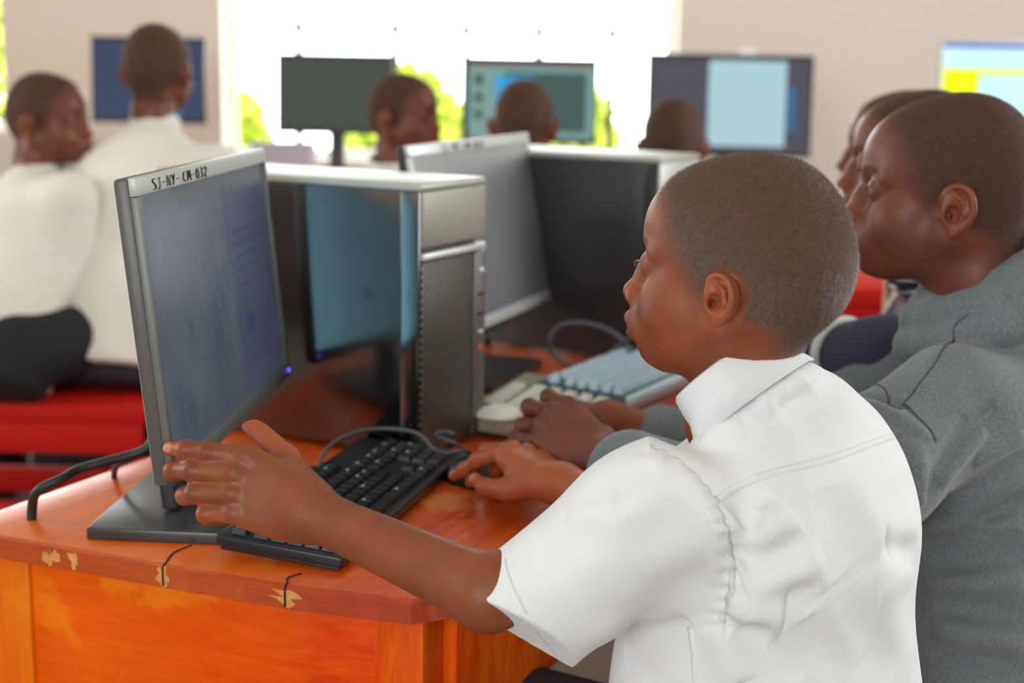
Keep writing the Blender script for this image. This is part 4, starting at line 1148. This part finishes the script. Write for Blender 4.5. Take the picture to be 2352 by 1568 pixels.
eyes(B1, P1); lashes(B1, P1, HAIRD)
add_hair('short_hair', V, Q, hair_mask(P1.to(V.astype(np.float32))), HAIRM, B1, 60000, .0044, .00013, P1, np.random.RandomState(5))

# shirt
LSd = float((LS - CAM) @ FW); so = at(1200, 1414, LSd + .022)                                     # middle of the sleeve opening
sax = so - LS; sL = np.linalg.norm(sax); sax /= sL; sL += .024
up_ = at(1120, 1270, LSd + .02) - at(1290, 1555, LSd + .02); up_ -= sax * (up_ @ sax); up_ /= np.linalg.norm(up_); sd_ = np.cross(sax, up_)
SM = np.stack([up_, sd_, sax], 1)
ropen = RS + (relb - RS) * .92
tab1 = dens([(.40, -.040, 0, .170, .175), (.52, -.032, 0, .166, .172), (.66, -.020, 0, .150, .165), (.76, -.018, 0, .134, .160), (.84, -.030, 0, .122, .160), (.895, -.036, 0, .100, .150), (.940, -.034, 0, .078, .112), (.968, -.026, 0, .062, .075), (.990, -.020, 0, .054, .056)], 5)
slv = dens([(-.03, 0, 0, .052, .052), (.03, .002, 0, .060, .062), (.10, .0, 0, .0600, .060), (sL * .80, -.001, 0, .0610, .055), (sL, -.004, 0, .0690, .060), (sL + .03, -.004, 0, .0690, .060)], 4)
CR = [cc + CM @ np.array([.054 * math.cos(a), .054 * math.sin(a), -.020]) for a in np.linspace(.5, 2 * PI - .5, 17)]
def shirt_base(P):
    d = loft(P, tc1, T1, tab1)
    d = smin(d, ell(P, LS + [0, 0, -.004], (.066, .066, .062)), .03)
    d = smin(d, chain(P, CR, [.008] * 17, .01), .024)
    qs = (P - LS.astype(np.float32)) @ SM.astype(np.float32)
    d = smin(d, smax(loft(P, LS, SM, slv, .004), qs[:, 2] - sL - .42 * qs[:, 0] - .66 * np.minimum(qs[:, 1], 0) + .004, .003), .030)
    d = smin(d, chain(P, [RS, ropen], [.064, .058], .01), .030)
    return d
FL1 = [  # sleeve
    (1500, 1070, 1330, 1180, .016, -.0045), (1560, 1110, 1350, 1215, .020, .006), (1620, 1160, 1440, 1250, .022, -.004), (1180, 1290, 1420, 1210, .018, -.004),
    (1640, 1300, 1480, 1370, .022, -.004), (1640, 1370, 1330, 1470, .018, .005), (1590, 1425, 1330, 1540, .014, -.004), (1420, 1150, 1300, 1200, .014, .004),
    # under the arm and over the back
    (1670, 1400, 1800, 1415, .020, .012), (1665, 1430, 1770, 1460, .012, -.008), (1640, 1440, 1700, 1568, .016, .006), (1700, 1440, 1830, 1568, .020, -.006),
    (1690, 1190, 1760, 1120, .016, -.008), (1700, 1260, 1820, 1170, .018, .009), (1710, 1310, 1850, 1250, .016, -.009), (1710, 1350, 1900, 1290, .018, .010), (1720, 1390, 1880, 1340, .014, -.006),
    (1740, 1170, 1700, 1290, .012, -.007), (1960, 1090, 2060, 1330, .022, .006), (1900, 1120, 1990, 1320, .022, -.006), (1990, 1330, 2120, 1568, .024, .006), (1930, 1330, 2040, 1568, .026, -.006),
    (2110, 1270, 2020, 1250, .014, -.009), (2125, 1200, 2040, 1240, .018, .006), (2095, 1310, 2010, 1360, .016, .006), (1850, 1420, 1960, 1568, .02, -.005), (1880, 1380, 1990, 1520, .02, .004),
    # yoke and shoulder
    (1860, 890, 1800, 960, .02, -.004), (1700, 960, 1560, 1010, .016, .004), (1760, 930, 1640, 990, .014, -.003), (1930, 890, 1990, 1000, .02, .004), (1840, 930, 1900, 1050, .022, -.004)]
sb2 = add_folds(shirt_base, FL1)
def puck(P):
    """fine gathers along the armhole seam"""
    return 0
ARMH = [(1493, 1028), (1545, 1052), (1600, 1095), (1640, 1150), (1668, 1215), (1682, 1290), (1676, 1365), (1655, 1428)]
AH = spline(np.array([trace(shirt_base, *q) for q in ARMH]), 8).astype(np.float32)
AHs = np.concatenate([[0], np.cumsum(np.linalg.norm(np.diff(AH, axis=0), axis=1))]).astype(np.float32)
def shirt(P):
    d = sb2(P); d0 = d; near = np.abs(d) < .025
    if near.any():
        Q_ = P[near]; s = .0011 * snoise(Q_, 26, 3, 2)
        dd = ((Q_[:, None, :] - AH[None, ::2]) ** 2).sum(2); i = dd.argmin(1); r = np.sqrt(dd.min(1))
        s = s + np.exp(-(r / .010) ** 2) * (.0011 * np.sin(AHs[::2][i] * 900 + Q_[:, 2] * 500) - .0012)
        d = d.copy(); d[near] -= s
    # hollow sleeve ends, neck hole, hem
    q = (P - LS.astype(np.float32)) @ SM.astype(np.float32)
    inn = np.maximum(np.maximum(d0 + .0050, (sL - .06) - q[:, 2]), np.sqrt((q[:, :2] ** 2).sum(1)) - .10)
    d = smax(d, -inn, .002)
    d = smax(d, -cone(P, RS + (ropen - RS) * .6, ropen + (ropen - RS), .052, .055), .003)
    return smax(d, -cone(P, cc + CM[:, 2] * .055, cc + CM[:, 2] * .14, .044, .056), .004)
lo = np.array([-.09, .90, .42]); hi = np.array([.50, 1.62, 1.02])
Vs, Qs = sdf_geo(shirt, lo, hi, .0024, 3)
sh1 = mesh_obj('shirt', Vs, Qs, SHIRT, B1); sh1['label'] = 'white cotton shirt'
yk = ribbon(shirt, [(1648, 1146), (1700, 1114), (1760, 1090), (1830, 1072), (1890, 1058), (1960, 1034), (2022, 1010), (2048, 1002)], .0080, .0007, SHIRT, 'yoke_seam', sh1)
ah = ribbon(shirt, ARMH, .0070, .0008, SEAM, 'armhole_seam', sh1)
ss = ribbon(shirt, [(1583, 1440), (1590, 1480), (1594, 1520), (1596, 1566)], .0060, .0006, SHIRT, 'side_seam', sh1)
hs = ribbon(shirt, [(1160, 1284), (1176, 1340), (1204, 1400), (1245, 1462), (1285, 1512)], .0022, .0006, SEAM, 'sleeve_hem_stitching', sh1)
# collar: a folded band round the neck
def collar(name, cc, CM, R0, R1, R2, H, m, parent, ph0=.20, n=72, th=.0022, fx=1.0):
    rows = []
    prof = [(R0, -.004), (R0 * .985, H * .55), (R0 * 1.0, H * .93), (R0 * 1.03, H), (R0 * 1.09, H * .93), (R1, H * .40), (R2, -.012), (R2 - th, -.0125), (R1 - th, H * .38), (R0 * 1.07, H * .84), (R0 * 1.03, H * .86), (R0 * 1.01, H * .5), (R0 + .001, -.004)]
    V = []; F = []
    for i in range(n + 1):
        a = ph0 + (2 * PI - 2 * ph0) * i / n
        fr = math.cos(a)                                    # 1 in front, -1 behind
        for r, z in prof:
            rr = r * (1 + .05 * (fr > 0) * fr) ; wob = .0012 * math.sin(a * 7 + 1) * (r > R0 * 1.05)
            zz = z + (.010 * max(0, fr) * (-1) if r > R0 * 1.1 else 0)
            V.append(cc + CM @ np.array([rr * math.cos(a) * fx + wob, (rr + wob) * math.sin(a), zz]))
    k = len(prof)
    for i in range(n):
        for j in range(k): F.append((i * k + j, i * k + (j + 1) % k, (i + 1) * k + (j + 1) % k, (i + 1) * k + j))
    F.append(tuple(range(k))[::-1]); F.append(tuple(n * k + j for j in range(k)))
    return mesh_obj(name, V, F, m, parent)
co1 = collar('collar', cc, CM, .0495, .0575, .068, .034, SHIRT, sh1)
# shorts
def shorts1(P):
    d = loft(P, tc1, T1, dens([(.42, -.02, 0, .12, .16), (.52, -.02, 0, .115, .15), (.60, -.02, 0, .10, .13)], 4))
    for s in (1, -1): d = smin(d, chain(P, [t1(-.02, .075 * s, .50), t1(.30, .10 * s, .505)], [.088, .072], .02), .03)
    return d
Vt, Qt = sdf_geo(shorts1, t1(0, 0, .35) - [.5, .3, 0], t1(0, 0, .70) + [.25, .45, 0], .006)
mesh_obj('shorts', Vt, Qt, TROUSP, B1)
settle(B1)
# ------------------------------------------------------------------ the boy in the grey hoodie
B2r = thing('person', 'boy in a grey hooded sweatshirt looking left, hands over the ivory keyboard', 'person', (.62, 1.66, 0))
F2 = frame(math.radians(166), math.radians(0))
P2 = Pose(at(2184, 488, 1.60) - 1.055 * (F2 @ np.array([.002, .078, .002])), F2, 1.055)
T2 = frame(math.radians(158)); tc2 = np.array([.585, 1.70, 0.0])
def t2(f, l, z): return tc2 + T2[:, 0] * f + T2[:, 1] * l + np.array([0, 0, z])
LS2 = t2(.03, .160, .893); RS2 = t2(.03, -.160, .893)
neck2 = ([(-.020, 0, -.015), (-.034, 0, -.075), tuple(P2.to(np.array([t2(-.01, 0, .93)], np.float32))[0])], [.052, .050, .056])
def head2(P): return head_sdf(P2.to(P), neck2, nose=1.3, nk=.026) * 1.055
V, Q = sdf_geo(head2, P2.o - .17, P2.o + np.array([.17, .17, .165]), .0016)
# left hand over the ivory keyboard, right forearm behind it
lw2 = at(1385, 1062, 1.66); lk2 = at(1262, 962, 1.71)
HL2 = Hand(lw2, lk2 - lw2, np.array([-.12, -.55, .8]), left=True, sc=1.10, flex=[(28, 50, 40), (32, 58, 40), (40, 55, 40), (28, 35, 20)], splay=(6, 1, -4, -12), thumb=[(.016, .024, -.010), (.042, .040, -.030), (.066, .040, -.046), (.086, .026, -.050)])
elb2 = at(1800, 1230, 1.50)
rw2 = at(1400, 965, 1.93); relb2 = at(1760, 1090, 1.95)
HR2 = Hand(rw2, at(1300, 940, 1.97) - rw2, np.array([.1, -.1, 1.0]), flex=[(20, 40, 30)] * 4)
def arm2(w, e, s, H):
    def fn(P):
        d = limb(P, [w, w + (e - w) * .3, w + (e - w) * .65, e], [.0280, .0280, .034, .038])
        d = smin(d, chain(P, [e, (e + s) / 2, s], [.039, .045, .05], .01), .02)
        return smin(d, nearby(P, H.p.w((.08, 0, 0)), .16, H.sdf), .016)
    lo = np.minimum(np.minimum(w, e), s) - .07; lo = np.minimum(lo, w + (H.p.M[:, 0]) * .20 - .05); hi = np.maximum(np.maximum(w, e), s) + .07; hi = np.maximum(hi, w + H.p.M[:, 0] * .2 + .05)
    return sdf_geo(fn, lo, hi, .0022)
G2 = [(V, Q), arm2(lw2, elb2, LS2, HL2), arm2(rw2, relb2, RS2, HR2)]
def trunk2(P):
    d = loft(P, tc2, T2, dens([(.46, -.02, 0, .10, .14), (.62, -.02, 0, .095, .13), (.78, -.015, 0, .10, .14), (.90, -.02, 0, .09, .14), (.96, -.02, 0, .06, .09)], 4))
    for s in (1, -1):
        d = smin(d, chain(P, [t2(-.02, .08 * s, .50), t2(.36, .10 * s, .50), t2(.35, .10 * s, .09)], [.08, .055, .038], .02), .03); d = smin(d, chain(P, [t2(.35, .10 * s, .09), t2(.48, .11 * s, .035)], [.038, .032], .01), .02)
    return d
G2.append(sdf_geo(trunk2, t2(0, 0, 0) - [.65, .35, .0], t2(0, 0, 1.0) + [.3, .65, 0], .007))
Vb, Qb = join_geo(G2)
body2 = mesh_obj('body', Vb, Qb, SKIN2, B2r)
skin_attrs(body2, Vb, P2, (HL2, HR2))
eyes(B2r, P2); lashes(B2r, P2, HAIRD)
add_hair('short_hair', V, Q, hair_mask(P2.to(V.astype(np.float32))), HAIRD, B2r, 36000, .0030, .00012, P2, np.random.RandomState(6))
tab2 = dens([(.42, -.01, 0, .160, .190), (.55, -.01, 0, .165, .195), (.68, -.01, 0, .158, .190), (.80, -.015, 0, .145, .182), (.87, -.02, 0, .128, .178), (.93, -.025, 0, .098, .150), (.965, -.03, 0, .074, .100), (.99, -.03, 0, .060, .070)], 5)
cuf = lw2 + (elb2 - lw2) * .10; cuf2 = rw2 + (relb2 - rw2) * .27
def hood_base(P):
    d = loft(P, tc2, T2, tab2)
    d = smin(d, chain(P, [LS2, (LS2 + elb2) / 2, elb2, cuf + (elb2 - cuf) * .08], [.070, .070, .064, .052], .03), .045)
    d = smin(d, chain(P, [RS2, (RS2 + relb2) / 2, relb2, cuf2 + (relb2 - cuf2) * .08], [.078, .070, .060, .046], .03), .045)
    return d
FL2 = [(2352, 1080, 2120, 1230, .022, .010), (2352, 1150, 2130, 1260, .018, -.010), (2352, 1200, 2110, 1210, .016, .010), (2352, 1270, 2150, 1300, .02, -.012), (2352, 1330, 2120, 1340, .02, .010),
       (2352, 1420, 2150, 1390, .022, -.012), (2352, 1480, 2140, 1440, .02, .012), (2352, 1540, 2160, 1500, .018, -.010), (2230, 960, 2120, 1150, .018, -.010), (2290, 930, 2200, 1010, .016, -.008),
       (2260, 980, 2160, 1110, .016, .008), (2352, 1000, 2240, 1060, .016, .008), (2075, 935, 1960, 900, .012, -.006), (1985, 905, 2140, 1010, .014, .005), (2100, 1010, 2120, 1200, .02, .008),
       (2000, 780, 1910, 850, .012, -.007), (1990, 830, 1895, 880, .016, .006), (2130, 700, 2010, 790, .014, .005), (2200, 740, 2100, 900, .02, .004)]
hb2 = add_folds(hood_base, [(a, b, c, d, w * .62, h) for a, b, c, d, w, h in FL2], 1.35)
# the hood lies folded round the neck: rolls of thick cloth
HM = frame(math.radians(160), math.radians(-22)); hc = t2(.004, 0, 1.014)
def ring(r, z, f0, n=15, ph=.42, sq=1.0, back=0.0):
    return [hc + HM @ np.array([r * math.cos(a) * sq - back * (1 - math.cos(a)) / 2, r * math.sin(a), z + f0 * math.cos(a)]) for a in np.linspace(ph, 2 * PI - ph, n)]
R1, R2, R3, R4 = ring(.078, .012, .0, back=.01), ring(.098, -.012, .0, back=.015), ring(.116, -.036, -.004, back=.02), ring(.088, .000, -.030, ph=.25)
def hood(P):
    d = hb2(P)
    near = np.sqrt(((P - hc.astype(np.float32)) ** 2).sum(1)) < .24
    if near.any():
        Q_ = P[near]
        e = chain(Q_, R1, [.021] * 15, .006)
        e = smin(e, chain(Q_, R2, [.027] * 15, .006), .004); e = smin(e, chain(Q_, R3, [.026] * 15, .006), .005); e = smin(e, chain(Q_, R4, [.018] * 15, .006), .010)
        e = e - .0045 * snoise(Q_, 26, 8, 2)
        x = smin(d[near], e, .010)
        x = smax(x, -cone(Q_, hc - HM[:, 2] * .10, hc + HM[:, 2] * .2, .058, .066), .006)
        d = d.copy(); d[near] = x
    n2 = np.abs(d) < .03
    if n2.any():
        d = d.copy(); d[n2] -= .0018 * snoise(P[n2], 24, 5, 2)
    return d
Vh, Qh = sdf_geo(hood, t2(0, 0, .42) - [.50, .36, 0], t2(0, 0, 1.10) + [.34, .40, .02], .0038, 2)
hd = mesh_obj('hooded_sweatshirt', Vh, Qh, HOOD, B2r); hd['label'] = 'grey heather sweatshirt with the hood down'
def cuffgeo(w, e, r0, r1, L, name):
    ax_ = (e - w) / np.linalg.norm(e - w)
    pts = [w - ax_ * .004, w + ax_ * L * .5, w + ax_ * L]
    def fn(P):
        d = chain(P, pts, [r0, r0 * 1.06, r1], .006)
        t_ = (P - w.astype(np.float32)) @ ax_.astype(np.float32)
        d = smax(d, -t_, .003)
        return smax(d, -cone(P, w - ax_ * .05, w + ax_ * .03, r0 - .004, r0 - .005), .002)
    V, Q = sdf_geo(fn, np.minimum(pts[0], pts[2]) - .07, np.maximum(pts[0], pts[2]) + .07, .0022)
    o = mesh_obj(name, V, Q, CUFF, hd); o['label'] = 'paler grey ribbed cuff'
cuffgeo(cuf, elb2, .038, .046, .065, 'cuff'); cuffgeo(cuf2, relb2, .033, .042, .06, 'cuff')
ribbon(hood, [(2222, 722), (2190, 770), (2150, 830), (2105, 890), (2075, 928)], .0022, .0007, HSEAM, 'shoulder_seam', hd)
ribbon(hood, [(1990, 893), (2040, 912), (2075, 928), (2110, 960), (2150, 1012)], .0026, .0008, HSEAM, 'sleeve_seam', hd)
def jeans2(P):
    d = loft(P, tc2, T2, dens([(.42, -.02, 0, .13, .17), (.52, -.02, 0, .12, .16), (.60, -.02, 0, .105, .14)], 4))
    for s in (1, -1): d = smin(d, chain(P, [t2(-.02, .08 * s, .50), t2(.36, .10 * s, .505), t2(.35, .10 * s, .10)], [.092, .068, .055], .02), .03)
    return d
V, Q = sdf_geo(jeans2, t2(0, 0, .05) - [.6, .3, 0], t2(0, 0, .70) + [.25, .6, 0], .007)
mesh_obj('trousers', V, Q, TROUS, B2r)
settle(B2r)
for nm, c_, yw, lb in (('stool', t1(-.03, 0, 0), 150, 'plain red wooden stool under the boy in the white shirt'), ('stool', t2(-.03, 0, 0), 158, 'plain red wooden stool under the boy in the grey sweatshirt')):
    r = thing('stool', lb, 'stool', (c_[0], c_[1], 0), math.radians(yw), 'stools at the long table')
    MB().box((0, 0, .385), (.30, .34, .035), .006).build('seat', RED, r)
    for sx in (-1, 1):
        for sy in (-1, 1): MB().box((sx * .12, sy * .14, .185), (.035, .035, .37), .003).build('leg', RED, r)
    for sx in (-1, 1): MB().box((sx * .12, 0, .15), (.022, .25, .03), .002).build('stretcher', RED, r)
# ------------------------------------------------------------------ the pupils further back (out of focus)
def pupil(label, ho, yaw, tyaw, sc, shirt_m, hip, arms=(), skin=SKIN3, pitch=0.0, shw=.165, dep=.11, legs=True, trim=None, hair_n=5000, lean=0, tro=TROUS, h=.0045, collar_on=True, knee=.38, roll=0.0, long=False):
    """ho = point between the ears; hip = (x, y, z) seat point"""
    ho = np.array(ho, float); hip = np.array(hip, float)
    r = thing('person', label, 'person', (hip[0], hip[1], 0))
    Ph = Pose(ho, frame(math.radians(yaw), math.radians(pitch), math.radians(roll)), sc)
    T = frame(math.radians(tyaw))
    base = ho - np.array([0, 0, .125 * sc]) - T[:, 0] * .03 * sc        # root of the neck
    up = base - hip; L = np.linalg.norm(up); up = up / L
    l = T[:, 1] - up * (T[:, 1] @ up); l /= np.linalg.norm(l); f = np.cross(l, up); TM = np.stack([f, l, up], 1)
    nb = Ph.to(np.array([base - up * .03], np.float32))[0]
    neck = ([(-.020, 0, -.015), tuple(nb * .5 + np.array([-.028, 0, -.01]) * .5), tuple(nb)], [.048, .046, .052])
    LSp = base - up * .092 * sc + l * shw; RSp = base - up * .092 * sc - l * shw
    A = []
    for side, e, w in arms: A.append((LSp if side == 'L' else RSp, np.array(e, float), np.array(w, float)))
    def body(P):
        d = nearby(P, ho - [0, 0, .02], .24, lambda q: head_sdf(Ph.to(q), neck, nk=.024) * sc)
        d = smin(d, loft(P, hip, TM, dens([(-.04, 0, 0, .085, .12), (.15, 0, 0, .085, .115), (.32, 0, 0, .09, .13), (L - .08, 0, 0, .075, .14), (L - .02, 0, 0, .045, .07)], 4)), .02)
        for s_, e, w in A:
            d = smin(d, chain(P, [s_, e, w], [.045, .034, .023], .01), .02)
            dd = (w - e) / np.linalg.norm(w - e)
            hx = Hand(w, dd, np.array([0.1, 0, 1.0]), flex=[(22, 32, 22)] * 4, sc=sc * .95)
            d = smin(d, nearby(P, hx.p.w((.08, 0, 0)), .15, hx.sdf), .012)
        if legs:
            for s_ in (1, -1):
                k_ = hip + T[:, 0] * knee + l * .10 * s_; a_ = np.array([k_[0], k_[1], .08]); 
                d = smin(d, chain(P, [hip + l * .08 * s_, k_, a_], [.078, .052, .036], .02), .03); d = smin(d, chain(P, [a_, a_ + T[:, 0] * .14 - [0, 0, .045]], [.036, .030], .01), .02)
        return d
    pts = np.array([ho + .15, ho - .15, LSp, RSp, hip] + [q for a in A for q in a])
    if legs: pts = np.vstack([pts, hip + T[:, 0] * (knee + .2) + l * .15, hip + T[:, 0] * (knee + .2) - l * .15, [[hip[0], hip[1], .02]]])
    lo = pts.min(0) - [.17, .17, .02]; hi = pts.max(0) + .17
    V, Q = sdf_geo(body, lo, hi, h)
    b = mesh_obj('body', V, Q, skin, r); skin_attrs(b, V, Ph); eyes(r, Ph)
    L_ = Ph.to(V.astype(np.float32)); hm_ = hair_mask(L_) * (np.linalg.norm(L_ - [0, 0, .03], axis=1) < .16)
    add_hair('short_hair', V, Q, hm_, HAIRD, r, hair_n, .004, .0003, Ph, np.random.RandomState(9))
    tb = dens([(-.06, 0, 0, dep * 1.12, .150), (.08, 0, 0, dep * 1.15, .155), (.24, 0, 0, dep * 1.08, .155), (L - .16, -.004, 0, dep, shw * .98), (L - .085, -.010, 0, dep * .80, shw * .93), (L - .035, -.012, 0, dep * .60, shw * .62), (L + .005, -.010, 0, .054, .060)], 4)
    def shirtf(P):
        d = loft(P, hip, TM, tb, .012)
        for s_, e, w in A: d = smin(d, chain(P, [s_, s_ + (e - s_) * .85], [.062, .060], .01), .05)
        if long:
            for s_, e, w in A: d = smin(d, chain(P, [s_ + (e - s_) * .8, e, e + (w - e) * .86], [.055, .046, .034], .01), .02)
        if not A:
            for s_ in (LSp, RSp): d = smin(d, np.sqrt(((P - s_.astype(np.float32)) ** 2).sum(1)) - .062, .03)
        n_ = np.abs(d) < .04; d = d.copy(); d[n_] -= .0045 * snoise(P[n_], 13, int(abs(ho[0]) * 100), 3)
        if not long:
            for s_, e, w in A: d = smax(d, -cone(P, s_ + (e - s_) * .70, e + (e - s_) * .4, .050, .056), .005)
        return smax(d, -cone(P, base - up * .01, ho, .050, .056), .004)
    V, Q = sdf_geo(shirtf, np.minimum(lo, hip - .22), hi, .007)
    sh = mesh_obj('shirt', V, Q, shirt_m, r)
    if collar_on: collar('collar', base + up * .0, np.stack([f, l, up], 1), .052, .061, .070, .036, shirt_m, sh, n=36)
    if trim:
        for k in trim: tube('collar_trim', [base + TM @ np.array([.066 * math.cos(a), .066 * math.sin(a), k]) for a in np.linspace(0, 2 * PI, 20)], .006, SEAM, sh, 8, 2)
    if long:
        for s_, e, w in A:
            c_ = e + (w - e) * .55; ax_ = (w - e) / np.linalg.norm(w - e); u_ = np.cross(ax_, [0, 0, 1.0]); u_ /= np.linalg.norm(u_); v_ = np.cross(ax_, u_)
            tube('sleeve_band', [c_ + u_ * .042 * math.cos(a) + v_ * .042 * math.sin(a) for a in np.linspace(0, 2 * PI, 20)], .007, SEAM, sh, 8, 2)
    if legs:
        def tr(P):
            d = loft(P, hip, TM, dens([(-.10, 0, 0, .12, .155), (.02, 0, 0, .115, .15), (.10, 0, 0, .10, .13)], 4), .03)
            for s_ in (1, -1):
                k_ = hip + T[:, 0] * knee + l * .10 * s_; a_ = np.array([k_[0], k_[1], .12]); d = smin(d, chain(P, [hip + l * .08 * s_, k_, a_], [.094, .068, .056], .02), .03)
            return d
        V, Q = sdf_geo(tr, np.array([lo[0] - .05, lo[1] - .05, .05]), np.array([hi[0], hi[1], hip[2] + .2]), .008)
        mesh_obj('trousers', V, Q, tro, r)
    settle(r); return r
# left background: two pupils on the red bench
hA = at(108, 292, 3.34); hB = at(362, 178, 3.42)
pupil('pupil at the left edge in cream shirt and black trousers, face turned right', hA, -12, 45, 1.0, SHIRTB, (-1.16, 3.10, .60), [('R', at(158, 680, 3.26), at(200, 770, 3.36)), ('L', (-1.36, 3.30, .80), (-1.14, 3.42, .74))], dep=.125)
pupil('pupil seen from the back, tall, cream shirt and dark purple trousers, on the red bench', hB, 78, 84, 1.0, SHIRTB, (-.90, 3.24, .60), [('L', (-1.03, 3.50, .80), (-.98, 3.72, .78)), ('R', (-.68, 3.50, .80), (-.74, 3.72, .78))], tro=TROUSP, shw=.168, dep=.135)
# middle background, heads over the towers
pupil('pupil with his face turned to the right, between the dark and the teal screens', at(925, 280, 3.45), -28, 40, .92, SHIRTB, (-.26, 3.60, .56), [('L', (-.40, 3.76, .72), (-.20, 3.92, .72)), ('R', (-.05, 3.50, .72), (.02, 3.72, .72))], shw=.14)
pupil('pupil with a close-cropped head in front of the teal screen, seen from the back', at(1203, 300, 3.40), 82, 88, .95, SHIRTB, (.03, 3.60, .54), [('L', (-.22, 3.66, .72), (-.12, 3.92, .72)), ('R', (.26, 3.66, .72), (.16, 3.92, .72))], pitch=-12, shw=.145)
pupil('pupil with a dark cropped head low in front of the wide monitor', at(1543, 345, 3.40), 84, 88, .97, SHIRTB, (.39, 3.60, .52), [('L', (.14, 3.66, .70), (.24, 3.92, .72)), ('R', (.62, 3.66, .70), (.52, 3.92, .72))], pitch=-14, shw=.145)
# two more boys in line behind the hoodie boy
P3o = at(2112, 408, 2.08); P4o = at(2070, 368, 2.62)
pupil('boy in a navy jersey with pale trim, forehead just showing behind the boy in grey', P3o, 165, 160, 1.0, NAVY, (P3o[0] + .14, P3o[1] + .03, .55), [('L', at(1990, 830, 1.93), at(1880, 780, 2.02)), ('R', at(2060, 860, 2.2), at(1900, 850, 2.3))], trim=(.0, -.018), h=.003, shw=.15, long=True)
pupil('boy farthest back in the row of profiles, only his brow and eye showing', P4o, 176, 165, 1.0, SHIRTB, (P4o[0] + .20, P4o[1] + .03, .55), [('L', (P4o[0] + .0, P4o[1] - .14, .80), (P4o[0] - .2, P4o[1] - .05, .78))], h=.0035, shw=.14)
